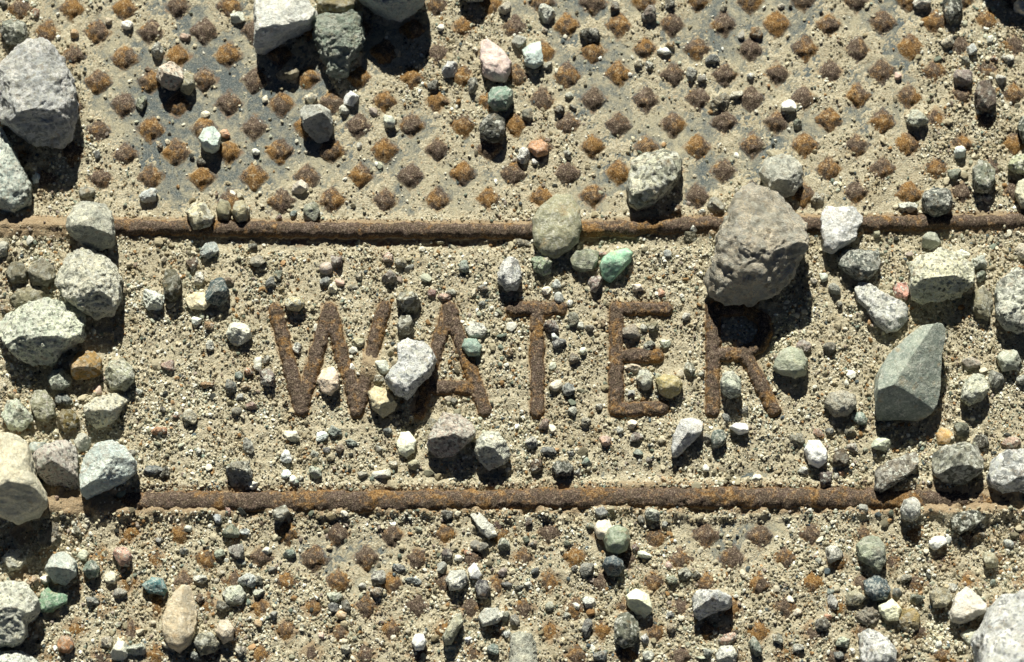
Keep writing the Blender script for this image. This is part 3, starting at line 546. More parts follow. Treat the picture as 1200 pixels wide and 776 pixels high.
big('the whitish round stone', 'whitish rounded stone beside the pink-grey stone', [(558,519),(568,507),(583,507),(594,519),(598,534),(591,544),(573,552),(563,544),(556,529)], 34, 'C4BFAE', 'gran', 2.5, 3, [(577,538,24,0,-.8,.58)])
big('the speckled olive stone', 'speckled grey-olive stone between the letters W and A at their top', [(464,354),(470,344),(485,343),(493,354),(489,366),(474,368)], 24, '9A937C', 'blot', 2.4, 3)
big('the dark round stone', 'dark brownish grey stone below the speckled olive stone', [(465,382),(470,371),(481,371),(485,382),(481,393),(469,394)], 20, '6E6A60', 'gran', 2.4, 3)
big('the white rough stone', 'white rough flat stone between the letters A and T', [(542,383),(552,376),(566,380),(572,389),(564,397),(550,395)], 10, 'BFC1B6', 'gran', 2.6, 4)
big('the cream-ochre pebble', 'cream-ochre pebble against the top end of the letter W', [(333,355),(340,349),(354,350),(358,358),(350,366),(337,364)], 18, 'BFB291', 'gran', 2.5, 3)
big('the ochre-olive stone', 'smooth ochre-olive stone inside the lower half of the letter E', [(768,446),(778,440),(793,443),(800,452),(796,462),(783,468),(773,462)], 20, '938559', 'fine', 2.5, 3)
big('the grey-white stone', 'grey-white stone with a dark side inside the letter E', [(745,445),(749,435),(759,434),(765,444),(763,456),(754,459)], 18, 'AAABA0', 'blot', 2.6, 4)
big('the white-blue stone', 'white elongated stone with a bluish seam between the letters E and R', [(786,529),(788,513),(798,493),(814,489),(824,495),(822,508),(806,524),(793,537),(787,537)], 30, 'C8CBC8', 'vein', 3.0, 3, [(797,508,26,-.4,-.1,.9),(810,512,24,.4,-.6,.66)], .7)
big('the creviced stone', 'white and grey creviced stone between the legs of the letter R', [(844,450),(847,438),(858,437),(868,449),(867,464),(856,468),(847,464)], 30, 'B5B8AC', 'blot', 2.8, 5)
big('the white wedge', 'white wedge with a black shadow under the foot of the letter R', [(854,502),(862,497),(876,498),(877,507),(866,510)], 16, 'CACAC0', 'fine', 2.8, 3)
big('the slate-grey pebble', 'slate-grey pebble between the white-blue stone and the letter R', [(832,515),(836,505),(847,504),(851,514),(846,524),(835,526)], 16, '6F7A78', 'gran', 2.4, 3)
big('the black angular stone', 'black angular stone between the letter T and the lower rib', [(646,549),(652,541),(665,540),(672,549),(668,558),(652,560)], 16, '3A3C38', 'dark', 2.8, 5)
big('the white shard', 'long white-grey shard lying at a slant just below the lower rib', [(551,604),(560,600),(578,617),(583,628),(573,633),(563,625)], 16, 'C0BFB4', 'vein', 2.8, 3)
big('the white broken stone', 'white-grey broken stone between studs below the lower rib', [(522,680),(528,670),(544,669),(549,680),(542,691),(527,693)], 20, 'BCC0B6', 'gran', 2.8, 5)
big('the bluish white chip', 'bluish white triangular chip touching the white broken stone', [(548,668),(556,660),(565,675),(561,680),(551,678)], 14, 'C2CACA', 'fine', 2.8, 3)
big('the purple-black stone', 'purple-black stone just below the bluish white chip', [(556,688),(561,680),(571,681),(575,692),(570,703),(560,701)], 20, '45424A', 'dark', 2.4, 4)
big('the curved cream stone', 'curved cream-grey stone standing on end near the bottom edge', [(533,722),(540,720),(543,731),(536,742),(529,756),(520,757),(518,748),(525,736)], 24, 'B9B7A2', 'crust', 2.5, 2)
big('the white ridged stone', 'white ridged stone with a dark hollow below it', [(560,723),(568,714),(583,713),(590,722),(584,731),(566,735)], 20, 'BDBFB4', 'vein', 2.6, 4)
big('the round white pebble', 'round white pebble near the bottom edge under the diamond studs', [(483,753),(487,744),(496,744),(500,753),(496,762),(487,763)], 20, 'CBCCC4', 'fine', 2.3, 2)
big('the cream-pink pebble', 'cream-pink pebble touching the round grey-green pebble', [(696,620),(700,611),(713,609),(718,621),(712,633),(700,632)], 18, 'BDB0A2', 'fine', 2.6, 3)
big('the round grey-green pebble', 'perfectly round grey-green pebble below the lower rib', [(707,634),(711,621),(722,616),(735,621),(739,634),(734,646),(722,651),(711,646)], 26, '74806E', 'fine', 2.15, 0, (), .35)
big('the slate pebble', 'slate-blue round pebble directly below the round grey-green pebble', [(706,664),(709,655),(719,652),(729,656),(731,666),(725,675),(712,675)], 22, '4A5864', 'dark', 2.3, 2)
big('the cream boulder chip', 'cream stone with a dark lower side above the dark speckled oval', [(733,700),(744,691),(760,698),(764,716),(755,725),(744,720),(735,710)], 24, 'C4BCA2', 'fine', 2.6, 4, [(745,712,14,-.2,-.8,.5)])
big('the dark speckled oval', 'dark grey speckled oval stone near the bottom edge', [(719,731),(725,721),(738,718),(748,727),(749,743),(744,756),(731,761),(720,752)], 24, '6F7168', 'gran', 2.4, 3)
big('the white lumpy stone', 'white lumpy stone with a deep black shadow near the bottom edge', [(810,702),(819,693),(840,695),(858,702),(855,713),(832,720),(819,727),(813,720)], 38, 'C6C8BC', 'gran', 2.8, 4, [(830,716,24,0,-.8,.55)])
big('the pale block', 'pale grey block cut off by the bottom edge', [(598,745),(608,742),(622,744),(628,752),(630,785),(612,800),(597,790)], 26, 'B4B2A8', 'crust', 3.0, 3)
big('the white bottom stone', 'white stone at the bottom edge beside the dark slate wedge', [(838,768),(844,758),(858,757),(864,768),(860,782),(842,782)], 18, 'C0C0B6', 'gran', 2.6, 4)
big('the dark slate wedge', 'narrow dark slate wedge near the bottom edge', [(878,752),(882,745),(890,755),(893,768),(886,770),(879,762)], 14, '5B635E', 'dark', 2.8, 3)
big('the orange-brown pebble', 'rounded orange-brown pebble amid grit above the upper rib', [(618,176),(622,167),(634,165),(643,171),(642,181),(630,185)], 14, 'A87552', 'fine', 2.3, 2)
big('the pinkish lump', 'pinkish rough stone on the upper studs with a shaded tan side', [(183,92),(188,80),(203,74),(215,84),(217,98),(204,106),(190,102)], 32, 'C3ABA0', 'gran', 2.5, 4, [(200,98,22,.1,-.8,.58)])
big('the tan side stone', 'small tan stone touching the pinkish lump on the upper studs', [(212,95),(217,84),(226,88),(229,102),(222,113),(212,108)], 20, 'B3A98C', 'crust', 2.4, 3)
big('the small grey stone', 'grey rough stone near the upper corner above the crusty boulder', [(1,40),(5,27),(18,23),(31,30),(33,46),(22,54),(8,52)], 26, '7F827B', 'gran', 2.4, 4)
big('the bluish round stone', 'bluish grey round stone touching a rust-orange pebble on the studs', [(234,164),(239,153),(252,151),(259,161),(257,175),(249,180),(239,176)], 26, '9EABAB', 'fine', 2.4, 4)
big('the dark stone on the corner', 'dark grey stone beside a white one at the top edge', [(1104,2),(1110,-8),(1124,-6),(1128,8),(1124,22),(1114,31),(1106,20)], 20, '5C5E5A', 'blot', 2.4, 4)
big('the purple-brown stone', 'purple-brown half-shaded stone above the tall grey-green stone', [(1141,112),(1146,98),(1159,95),(1167,108),(1166,124),(1156,133),(1144,128)], 22, '7A6A64', 'crust', 2.3, 3)
big('the offscreen boulder', 'boulder at the very top edge, mostly outside the frame', [(1150,-60),(1190,-78),(1240,-60),(1250,-30),(1215,-12),(1170,-14),(1150,-30)], 54, 'A9A99C', 'gran', 2.6, 4)
big('the top edge stone', 'stone cut off by the top edge above the pink-faced mauve stone', [(536,-14),(548,-24),(566,-20),(574,-8),(566,1),(548,3),(538,-2)], 26, 'A5A79B', 'gran', 2.5, 4)
big('the greenish edge stone', 'greenish cream stone at the side edge of the upper studs', [(1180,196),(1186,184),(1202,182),(1212,192),(1206,204),(1190,205)], 22, 'A7AA8E', 'gran', 2.6, 4)
big('the dark edge stone', 'dark stone at the side edge above the greenish one', [(1192,150),(1196,138),(1210,134),(1220,150),(1214,168),(1198,168)], 24, '555B55', 'gran', 2.5, 4)  # dark colour stands in for the shadow lying over this stone

# measured pebbles (first black one paints a shadow, dark grey below crusty boulder a hole): x, y, w, h, colour; optional rotation in degrees
PEB = """
339 88 29 19 tan 10;364 117 17 17 cream;412 116 18 19 bwhite;404 130 12 12 pale;438 131 13 9 mauve 45;455 142 17 16 pale;516 33 9 8 white;527 83 19 22 bwhite;509 101 13 13 black;554 101 13 20 grey;592 10 16 18 cream
640 17 22 22 white;639 36 9 8 tan;608 49 22 16 pale;641 77 12 12 grey;691 43 24 17 black;720 8 12 12 brown;760 17 16 21 mauve;785 5 14 13 dgrey;778 61 18 11 bwhite;786 55 13 11 ochre;748 76 9 11 olive;761 77 11 11 pale
810 88 13 19 pale;822 93 11 11 grey;862 112 20 12 cream -40;845 122 30 25 dtan;886 39 15 13 ochre;869 41 10 12 grey;848 9 9 12 cream;835 70 18 13 bgrey;667 112 10 8 pale;671 126 10 10 dtan;619 135 15 13 grey;655 129 11 12 black
613 183 16 21 white;627 190 9 7 white;665 182 9 9 dgrey;1081 4 28 17 white;1197 10 20 18 cream;1111 50 19 15 cream;1127 93 22 20 mauve;1172 94 16 12 white;1160 47 12 9 pale;1139 60 14 14 bwhite;1131 71 12 11 grey;1073 138 26 22 ggrey
924 126 19 13 white;935 146 11 12 dgreen;1124 179 15 13 bwhite;1052 89 10 9 pink;652 334 11 12 bwhite;640 342 11 11 white;656 350 14 12 bgrey;667 356 8 9 white;698 335 18 22 mauve;706 299 9 9 pink;613 285 24 15 dtan
808 278 28 15 dtan 20;811 269 10 10 white;782 298 10 9 bgrey;838 240 20 18 dgrey;823 248 9 8 white;793 246 13 14 brown;1148 325 13 16 pgreen;1147 308 23 19 pale;1127 298 18 11 white;1064 243 22 14 white;1091 283 25 20 ggrey 30;1118 204 16 14 pgreen
1156 234 12 12 mauve;1197 295 16 22 cream;957 232 16 13 tan;947 321 10 10 cream;953 330 10 10 cream;964 326 11 10 pale;977 340 14 13 pale;948 347 9 11 cream;983 358 8 8 dgrey;942 408 20 15 mauve;972 409 14 13 grey;1007 491 18 16 teal
931 515 22 17 dtan;958 508 13 11 orange;972 506 10 8 slate;995 507 17 12 olive;984 538 23 18 brown;999 526 14 11 mauve;942 552 12 9 white;968 560 17 19 purple;980 559 9 8 white;986 556 9 7 orange;1033 521 24 17 pgreen;1184 521 24 15 pink
1166 445 21 22 pale;1137 427 22 15 cream;1126 505 18 18 ggrey;1149 519 19 17 black;1197 446 12 11 pale;1147 627 17 12 ochre;1011 597 11 10 white;1098 637 21 16 white;1110 634 8 11 bwhite;977 651 22 21 white;959 657 10 8 pale 40
1051 695 13 10 slate;975 706 13 18 bwhite;973 694 9 7 teal;934 718 12 8 cream;970 723 9 8 orange;962 732 18 14 black;1017 720 27 26 dtan;1003 702 23 17 olive;1062 678 13 11 olive;1074 702 15 13 pgreen;1115 689 15 12 white
988 754 19 15 pgreen;982 769 13 11 bgrey;999 763 9 8 white;936 760 16 9 pale 10;911 749 11 17 dgrey;1160 656 24 19 olive;1181 638 12 10 bwhite;1163 683 9 8 teal;42 210 10 18 bwhite 20;6 363 14 12 ochre;5 294 14 17 grey
246 294 25 15 bwhite -35;174 230 22 16 bwhite;102 224 18 13 dgrey -40;234 327 15 17 white;226 311 14 20 brown;267 330 14 14 tan;181 352 24 26 pale;281 393 26 24 pale;231 377 12 11 bwhite;245 382 12 11 ochre;304 307 20 14 cream;296 290 12 10 dgrey
76 469 20 14 slate;98 519 20 20 grey;115 458 10 13 pink;163 459 10 9 white;46 527 20 16 bgrey;180 552 32 16 bgrey 20;193 554 14 14 black;155 532 9 9 dgrey;198 430 20 14 pink;245 405 12 11 white;241 451 20 9 ochre;291 437 14 11 orange
280 440 10 12 teal;271 452 14 17 slate;289 454 14 8 ochre;282 466 13 8 bwhite;294 476 15 10 pink 40;277 482 12 10 dgrey;223 489 18 16 cream 20;187 506 18 9 orange;207 488 9 8 orange;190 481 9 8 black;290 524 13 23 dgrey -20;233 529 8 9 white
281 553 30 29 grey;296 569 12 11 white;43 683 15 16 ochre;53 681 10 10 white;98 652 11 13 pgreen;131 678 14 13 cream;108 706 17 13 slate;141 696 15 11 grey;125 753 14 13 cream;160 762 27 18 pale -20;141 764 22 20 pale;283 763 14 12 cream
229 769 13 11 bgrey;261 710 15 13 dgrey;235 702 12 13 brown;235 680 18 11 white;292 680 21 18 bwhite;258 650 16 11 pgreen;278 646 17 17 grey;283 659 12 8 pale;273 654 8 7 pink;271 623 18 17 dgreen;287 624 13 8 bwhite;255 608 13 12 bgrey
267 599 8 13 pink;216 646 10 9 bgrey;186 634 11 8 slate;221 620 10 9 pale;91 624 16 14 dtan;68 585 8 8 orange;62 630 30 30 dtan;448 431 17 15 pale;443 445 12 11 tan;412 431 8 8 white;349 408 11 14 white;313 444 19 22 mauve
302 428 10 17 pale;312 423 10 11 black;508 498 16 17 dtan;393 507 22 12 teal 25;377 513 15 13 bwhite;383 528 9 8 slate;398 526 10 12 brown;411 519 16 9 teal;336 535 13 17 bwhite;368 533 12 9 white;342 511 20 13 cream 30
369 555 16 14 pgreen;352 561 10 8 white;345 563 10 10 white;336 557 12 10 bwhite;347 566 8 8 teal;445 526 10 9 grey;447 557 25 13 pale -10;425 557 12 9 grey;485 545 12 12 olive;461 545 10 9 cream;455 506 13 8 slate
420 402 14 11 olive;532 471 9 9 grey;596 413 10 14 ochre -30;352 219 22 15 cream -30;365 250 19 24 ggrey;327 256 8 8 pink;344 251 8 8 teal;317 332 14 14 slate;326 324 12 14 dgreen;382 315 16 14 mauve;394 307 15 16 purple;375 312 14 12 dtan
382 330 14 12 slate;397 331 12 10 pink;389 339 12 11 cream;412 338 16 9 dtan;421 324 10 12 cream;456 303 14 14 pink -30;469 310 15 14 olive;479 315 15 6 white -40;457 325 17 17 mauve;543 313 13 14 teal;506 344 13 10 maroon;521 349 17 9 pink 15
529 343 10 8 ggrey;565 338 14 10 slate;565 356 8 8 slate;766 385 13 13 olive;740 390 22 16 cream;754 386 9 9 pale;672 375 13 17 ggrey;681 382 9 8 white;690 385 11 10 cream;646 383 16 16 mauve;650 396 11 10 bwhite;775 344 9 13 orange
748 338 14 12 cream;804 372 9 12 pale;655 404 17 12 slate;673 421 12 14 tan;684 412 9 10 pale;648 430 10 12 pgreen;651 453 17 11 cream -30;666 456 19 17 slate;671 483 12 11 pale;686 495 14 15 cream;637 498 12 11 pink;647 503 9 10 cream
702 477 10 9 pale;622 520 16 15 pale;641 530 20 11 slate;669 532 9 7 slate;628 546 15 14 brown;677 554 9 13 slate 30;687 542 12 10 teal;709 517 15 14 pink;727 505 10 9 white;740 498 14 11 cream;745 513 18 12 mauve;747 531 12 9 teal
761 540 8 8 mauve;741 431 21 11 tan 15;740 462 10 10 bwhite;797 438 10 10 cream;808 433 14 18 grey;822 439 9 8 white;779 403 12 11 pgreen;761 406 14 13 grey;851 490 10 14 slate -40;827 514 15 11 cream;873 481 9 11 grey;827 549 9 7 white
777 563 7 7 ochre;887 561 11 9 white;330 603 19 17 grey -40;313 647 12 10 pale;339 649 15 10 teal;320 668 13 7 dgrey;303 695 13 11 pgreen;303 680 13 12 dgrey;392 700 19 12 pgreen;391 713 13 12 slate;406 710 11 13 dgrey;400 721 12 10 ochre
321 722 10 10 slate;303 731 9 9 ochre;377 746 8 9 pink;406 761 13 13 cream;444 677 17 16 grey;441 694 13 17 tan;425 686 9 7 white;468 666 21 12 bgrey 35;484 680 23 9 bwhite 15;524 651 14 15 purple;517 665 13 14 white;538 654 11 8 white
549 649 12 8 orange 30;589 671 10 11 purple;594 685 13 8 slate;583 617 8 14 maroon;591 639 14 14 pgreen;562 641 22 11 dgrey 10;523 603 15 13 black;536 602 10 9 cream;528 760 13 8 teal;592 723 13 12 pgreen;587 738 12 10 ochre;594 743 11 10 bwhite
578 762 14 12 teal;548 750 12 8 bwhite;620 613 9 11 purple;617 632 8 9 dgreen;625 638 8 8 slate;665 638 9 8 dgreen;704 601 12 14 slate -30;692 617 9 8 dgreen;764 605 16 16 pale;751 610 9 10 dgrey;779 615 8 8 bgrey;745 642 12 9 maroon
755 651 16 11 white 25;688 669 18 16 pale;673 667 8 9 dgrey;627 670 9 9 bgrey;609 690 10 8 dgrey;619 685 9 8 pale;784 663 9 10 pink;801 672 22 14 ggrey -10;787 681 14 12 pgreen;816 674 12 9 dgrey;690 707 16 16 bwhite;676 711 12 10 pale
644 711 11 11 pgreen;688 737 13 20 bgrey;665 722 8 8 pale;603 729 11 14 grey;785 720 11 8 bwhite;786 737 10 14 tan;755 749 12 11 bwhite;758 769 15 11 white;703 768 16 12 bgrey;852 749 22 12 pink -10;861 741 8 7 dgrey;828 765 12 11 pale
42 16 9 11 orange;87 40 10 10 ochre;148 30 15 10 white;128 25 9 9 tan;218 44 16 10 pink;184 60 17 19 pale;165 121 14 19 ggrey;263 157 12 14 orange;115 182 9 11 bgrey;237 190 13 10 dgrey -30;187 172 8 10 brown;278 20 20 15 pale;4 5 10 12 black;300 178 9 8 white
880 90 9 8 white;915 8 9 7 cream;1165 70 11 8 orange;1180 70 16 10 white;1050 420 1 1 white
"""
REFS = []   # (x, y, radius, phrase)
for ch, x, y, r_ in (('the letter W', 385, 425, 55), ('the letter A', 528, 430, 40), ('the letter T', 630, 425, 35), ('the letter E', 748, 420, 38), ('the letter R', 868, 430, 42)): REFS.append((x, y, r_, ch))
for k, B_ in enumerate(BIG):
    o = np.array(B_['out'], float); cx, cy = o.mean(0); wx, wy = np.ptp(o[:, 0]), np.ptp(o[:, 1])
    hgt = B_['H'] * 1.15; H = hgt / (2 * (1 - B_['emb']) ) if hgt < 1e9 else 0
    g = 0.0; u, v = at(cx, cy); g = GRD(u, v)
    zc = g + hgt - H                     # top of the stone stands hgt over the ground
    H = max(H, hgt * .5)
    zmid = max(g + 0.15 * hgt, 0) ; zc = g + hgt - H
    u, v = at(cx, cy, zc * 0.55)         # outlines are seen at the stone's waist
    q = [at(px, py, zc * 0.55) for px, py in B_['out']]; q = [(a - u, b_ - v) for a, b_ in q]
    cuts = []
    for (x, y, z, nx, ny, nz) in B_['cuts']:
        cu, cv = at(x, y, z); cuts.append((cu - u, cv - v, z + g - zc, nx, ny, nz))
    m = math.sqrt(wx * wy); lvl = 5 if m > 66 else 4 if m > 23 else 3
    a_, b2 = np.abs(np.array(q)).max(0)
    me = build_rock('stone', (a_, b2), H, None, B_['mat'], lvl, outline=q, n=B_['n'], facets=B_['facets'], cuts=cuts, rough=B_['rough'], seed=k * 7 + 3)
    big_ = m > 30
    nm = 'boulder' if B_['cat'] == 'boulder' else ('stone' if big_ or 'stone' in B_['label'] else 'pebble')
    ob = link(nm, me, loc=(u * S, v * S, zc * S), label=B_['label'], category='boulder' if nm == 'boulder' else nm, group='loose stones lying on the cover')
    ob.color = lift(B_['col']); STONES.append((cx, cy, wx / 2, wy / 2))
    REFS.append((cx, cy, m / 2, B_['short']))

GROUPS_DONE = {}
def direction(dx, dy):
    if abs(dy) > 1.2 * abs(dx): return 'below' if dy > 0 else 'above'
    if abs(dx) > 1.2 * abs(dy): return 'beside'
    return 'diagonally below' if dy > 0 else 'diagonally above'
def peb_label(x, y, w_, h_, colname, k):
    m = (w_ * h_) ** .5; asp = max(w_, h_) / min(w_, h_)
    sz = 'tiny' if m < 10.5 else 'small' if m < 16 else 'mid-sized'
    shape = 'long ' if asp > 1.55 else 'oval ' if asp > 1.3 else ''
    rr = sorted(REFS, key=lambda r_: math.hypot(x - r_[0], y - r_[1]) - r_[2])[:5]
    near = rr[0]; dn = math.hypot(x - near[0], y - near[1]) - near[2]
    head = f'{sz} {colname} {shape}pebble'
    cands = []
    best = None
    for a in rr[:3]:
        for b3 in sorted(REFS, key=lambda r_: math.hypot(x - r_[0], y - r_[1]) - r_[2])[1:9]:
            if a[3] == b3[3]: continue
            v1 = (a[0] - x, a[1] - y); v2 = (b3[0] - x, b3[1] - y); d1 = math.hypot(*v1); d2 = math.hypot(*v2)
            cs = (v1[0] * v2[0] + v1[1] * v2[1]) / (d1 * d2 + 1e-6)
            if cs < -0.75: cands.append((d1 + d2, f'{head} between {a[3]} and {b3[3]}'))
    cands.sort(); cands = [c[1] for c in cands]
    d_ = direction(x - near[0], y - near[1])
    cands.insert(0 if dn < 7 else 1 if cands else 0, f'{head} {"close " if dn < 9 else ""}{d_} {near[3]}')
    for b3 in rr[1:5]: cands.append(f'{head} {d_} {near[3]}, {direction(x - b3[0], y - b3[1])} {b3[3]}')
    return [c for c in cands if len(c.split()) <= 16]
SEEN = set(); NEAR_SEEN = {}
k = 0
for row in PEB.strip().replace('\n', ';').split(';'):
    t = row.split()
    if len(t) < 5: continue
    x, y, w_, h_ = map(float, t[:4]); ck = t[4]; rot = R(float(t[5])) if len(t) > 5 else 0.0
    if w_ < 5: continue
    k += 1; hexc, cname = COL[ck]
    rot = -rot + R(random.uniform(-8, 8))
    hgt = random.uniform(0.75, 1.0) * min(w_, h_) * (0.6 if ck == 'dtan' else 1); emb = random.uniform(0.12, 0.3) if ck != 'dtan' else .45
    H = hgt / (2 * (1 - emb)); u, v = at(x, y); g = GRD(u, v); zc = g + hgt - H
    u, v = at(x, y, zc * .5)
    mat = {'dtan': 'crust', 'black': 'dark', 'slate': 'dark', 'teal': 'dark', 'dgreen': 'fine'}.get(ck) or random.choice(['gran', 'fine', 'fine', 'gran', 'vein', 'crust'])
    me = build_rock('pebble', (w_ / 2, h_ / 2), H, None, mat, 4 if w_ * h_ > 560 else 3 if w_ * h_ > 130 else 2, rot=rot, n=random.uniform(2.1, 3.0), facets=random.choice([2, 5, 8, 10]), rough=random.uniform(.8, 1.7), seed=k * 5 + 500)
    cl = peb_label(x, y, w_, h_, cname, k); lab = next((c for c in cl if c not in SEEN), None)
    if lab is None: lab = cl[0].replace('pebble', 'pebble chip', 1)
    SEEN.add(lab)
    ob = link('pebble', me, loc=(u * S, v * S, zc * S), label=lab, category='pebble', group='pebbles scattered on the cover')
    ob.color = jitcol(hexc); STONES.append((x, y, w_ / 2, h_ / 2))


# sand has drifted against the foot of every stone
for sx, sy, a_, b2 in STONES:
    u0, v0 = at(sx, sy); pad = 9 + 0.25 * max(a_, b2)
    i0, i1 = np.searchsorted(ux, [u0 - a_ - pad, u0 + a_ + pad]); j0, j1 = np.searchsorted(vy, [v0 - b2 - pad, v0 + b2 + pad])
    if i1 - i0 < 2 or j1 - j0 < 2: continue
    X, Y = U[j0:j1, i0:i1], Vv[j0:j1, i0:i1]
    d = (np.hypot((X - u0) / a_, (Y - v0) / b2) - 0.9) * (a_ + b2) / 2
    amp = min(6.5, 0.9 + 0.09 * (a_ + b2))
    h = amp * np.exp(-np.maximum(d, 0) / (1.5 + 0.06 * (a_ + b2))) * (0.6 + 1.1 * fbm2(X, Y, 9, 2, sx))
    hh = np.maximum(h, 0); Z0[j0:j1, i0:i1] += hh; _tb[j0:j1, i0:i1] += hh
stain = np.zeros_like(U)
for sx, sy in STUDS:
    u0, v0 = at(sx, sy); i0, i1 = np.searchsorted(ux, [u0 - 30, u0 + 30]); j0, j1 = np.searchsorted(vy, [v0 - 30, v0 + 30])
    X, Y = U[j0:j1, i0:i1], Vv[j0:j1, i0:i1]
    stain[j0:j1, i0:i1] = np.maximum(stain[j0:j1, i0:i1], sstep(25, 10, np.abs(X - u0) + np.abs(Y - v0)))
for rs, wd in zip(RSEG, (19, 25)): stain = np.maximum(stain, sstep(wd, wd * .5, dist_seg(U, Vv, rs)))
stain = np.maximum(stain, 0.75 * sstep(16, 8, dist_seg(U, Vv, ALL_L)))
sand_me = mesh('sand', np.stack([U, Vv, Z0], -1).reshape(-1, 3) * S, grid_faces(len(ux), len(vy)), M_SAND)
sa_ = sand_me.attributes.new('stain', 'FLOAT', 'POINT'); sa_.data.foreach_set('value', stain.ravel().astype(np.float32))
sand = link('sand', sand_me, kind='stuff', label='gritty tan sand spread over the iron cover', category='sand')

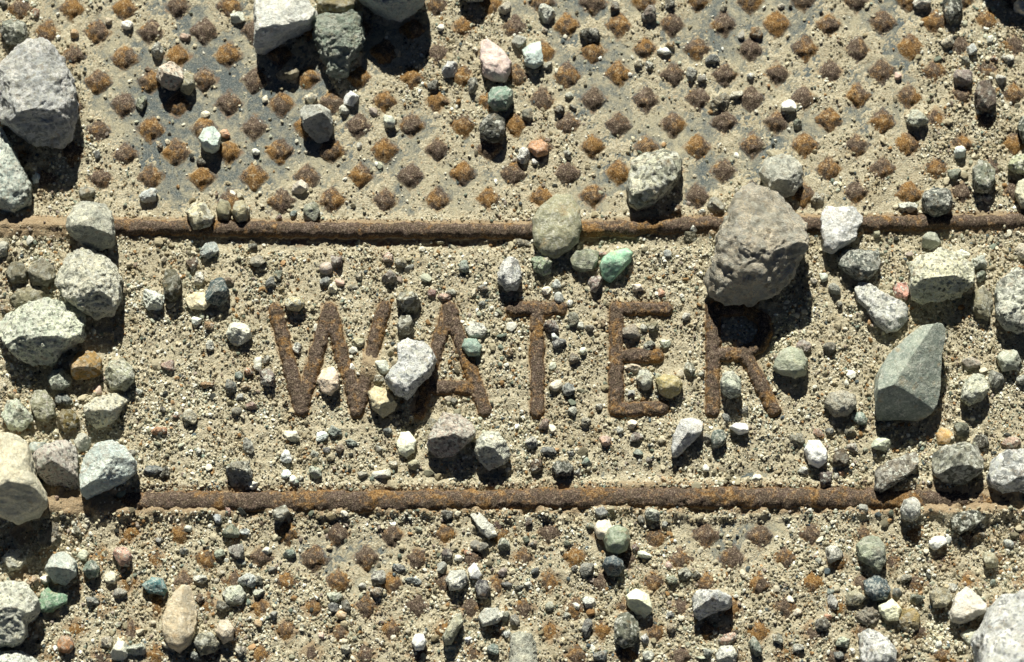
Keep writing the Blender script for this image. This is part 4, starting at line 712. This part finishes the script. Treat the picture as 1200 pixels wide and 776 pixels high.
# ------------------------------------------------------------------ loose gravel too fine to count, and sand grains
GP = [('BCB398', 34), ('D2CBB4', 19), ('9B9379', 15), ('DEDCCD', 12), ('A6A792', 8), ('6F6A58', 7), ('3C3D37', 4), ('9A7C55', 4), ('7C8678', 4), ('B0906A', 2), ('566062', 2), ('988C80', 3)]
GC = np.array([lin(h) for h, _ in GP]); GW = np.array([w_ for _, w_ in GP], float); GW /= GW.sum()
ST = np.array(STONES)
LU, LV = None, None
def scatter(n, rlo, rhi, power, level, densf, seed, in_stone_ok=0.0, cube=False):
    rg = np.random.default_rng(seed)
    px = rg.uniform(-70, 1270, n * 2); py = rg.uniform(-60, 836, n * 2)
    keep = rg.random(n * 2) < densf(px, py); px, py = px[keep][:n], py[keep][:n]
    u, v = at(px, py)
    dl = dist_seg(u, v, ALL_L); dr = dist_seg(u, v, ALL_R)
    r = rlo * (rhi / rlo) ** (rg.random(len(u)) ** power)
    ok = ((dl > 9) | (rg.random(len(u)) < 0.03)) & ((dr > 12) | (rg.random(len(u)) < 0.05))
    if r.mean() > 2.2:
        d2 = np.full(len(u), 1e9)
        for sx, sy, a, b_ in STONES:
            d2 = np.minimum(d2, np.hypot((px - sx) / (a + r), (py - sy) / (b_ + r)))
        ok &= d2 > 0.85
    # dust-free studs
    px, py, u, v, r = px[ok], py[ok], u[ok], v[ok], r[ok]
    su = np.array([at(*s_) for s_ in STUDS])
    key = {}
    m = np.zeros(len(u), bool)
    for a, b_ in su:
        m |= (np.abs(u - a) + np.abs(v - b_)) < 12
    t = bilinear(_tb, u, v)
    ok = ~m | (rg.random(len(u)) < np.clip((t - 2.0) / 4, 0.04, 1))
    u, v, r, t = u[ok], v[ok], r[ok], t[ok]
    zg = np.maximum(bilinear(Z0, u, v), 0.0)
    N = len(u)
    if cube:
        D = np.array([(1, 0, 0), (0, 1, 0), (-1, 0, 0), (0, -1, 0), (.2, .1, 1), (0, 0, -1)], float)
        Fc = np.array([(0, 1, 4), (1, 2, 4), (2, 3, 4), (3, 0, 4), (1, 0, 5), (2, 1, 5), (3, 2, 5), (0, 3, 5)])
    else: D, Fc = ICO[level]
    nv = len(D)
    # random rotation per grain
    q = rg.normal(size=(N, 4)); q /= np.linalg.norm(q, axis=1)[:, None]; w0, x0, y0, z0 = q.T
    Rm = np.stack([1 - 2 * (y0**2 + z0**2), 2 * (x0*y0 - z0*w0), 2 * (x0*z0 + y0*w0), 2 * (x0*y0 + z0*w0), 1 - 2 * (x0**2 + z0**2), 2 * (y0*z0 - x0*w0), 2 * (x0*z0 - y0*w0), 2 * (y0*z0 + x0*w0), 1 - 2 * (x0**2 + y0**2)], 1).reshape(N, 3, 3)
    sc = rg.uniform(0.65, 1.3, (N, 1, 3))
    if level >= 1 and not cube:
        var = [D * (1 + 0.25 * fbm(D * 1.1 + s_ * 9.1, 2))[:, None] for s_ in range(24)]
        var2 = []
        for s_, P in enumerate(var):
            P = P.copy()
            for _ in range(5):
                nn = rg.normal(size=3); nn /= np.linalg.norm(nn); tt = P @ nn; P -= nn * (np.maximum(tt - rg.uniform(.4, .75), 0))[:, None]
            P *= rg.uniform(.7, 1.25, 3); var2.append(P)
        base = np.array(var2)[rg.integers(0, 24, N)]
    else: base = D[None] * rg.uniform(0.7, 1.3, (N, nv, 1))
    P = np.einsum('nij,nkj->nki', Rm, base * sc) * r[:, None, None]
    if level >= 1: P[..., 2] *= 0.8
    P += np.stack([u, v, zg + r * rg.uniform(0.1, 0.6, N)], 1)[:, None, :]
    F = (Fc[None] + (np.arange(N) * nv)[:, None, None]).reshape(-1, 3)
    ci = rg.choice(len(GC), N, p=GW); cols = GC[ci].copy(); cols[:, :3] *= rg.uniform(0.78, 1.15, (N, 1))
    mot = fbm2(u, v, 42, 3, 71.0)[:, None]; cols[:, :3] *= np.clip(1 + 0.38 * mot * np.array([[.8, 1.0, 1.25]]), .6, 1.35)
    return P.reshape(-1, 3), F, np.repeat(cols, nv, axis=0), u, v, r
def dens_gravel(px, py):
    d = np.where(py < 262, 0.16, np.where(py < 590, 0.42, 0.5))
    d = d + 0.5 * np.exp(-((px - 20) / 110) ** 2) * (py > 230) + 0.35 * np.exp(-((px - 1170) / 110) ** 2) + 0.3 * np.exp(-((py - 760) / 50) ** 2)
    d = d + 0.25 * np.exp(-(((px - 560) / 70) ** 2 + ((py - 80) / 80) ** 2))
    d = d * np.clip(0.85 + 1.9 * fbm2(px, py, 55, 3, 21.0) + 0.9 * fbm2(px, py, 16, 2, 27.0), 0.04, 3)
    d = d * (1 - 0.7 * np.exp(-(((px - 810) / 40) ** 2 + ((py - 370) / 50) ** 2)))
    return np.clip(d, 0.02, 1)
def dens_sand(px, py):
    u, v = at(px, py); t = bilinear(_tb, u, v) + 0.5 * fbm2(px, py, 12, 3, 8.0)
    d = np.clip(0.06 + 0.94 * sstep(0.4, 2.6, t), 0, 1)
    return d * np.clip(0.75 + 1.1 * fbm2(px, py, 48, 3, 60.0), 0.18, 1)
P, F, C_, _, _, _ = scatter(2600, 2.5, 5.6, 2.4, 1, dens_gravel, 11)
P2, F2, C2, _, _, _ = scatter(6500, 1.7, 2.8, 1.3, 0, dens_gravel, 14)
F2 = F2 + len(P); P = np.concatenate([P, P2]); F = np.concatenate([F, F2]); C_ = np.concatenate([C_, C2])
me = mesh('gravel', P * S, F, M_GRAVEL, smooth=False); tint(me, C_); link('gravel', me, kind='stuff', label='fine mixed gravel strewn between the larger stones', category='gravel')
P, F, C_, _, _, _ = scatter(24000, 1.3, 2.7, 1.7, 0, dens_sand, 12)
P2, F2, C2, _, _, _ = scatter(105000, 0.8, 1.75, 1.2, 0, dens_sand, 13, cube=True)
F2 = F2 + len(P); P = np.concatenate([P, P2]); F = np.concatenate([F, F2]); C_ = np.concatenate([C_, C2])
me = mesh('sand_grains', P * S, F, M_GRAIN, smooth=False); tint(me, C_); link('sand_grains', me, kind='stuff', label='coarse loose grains of sand on the cover', category='sand')
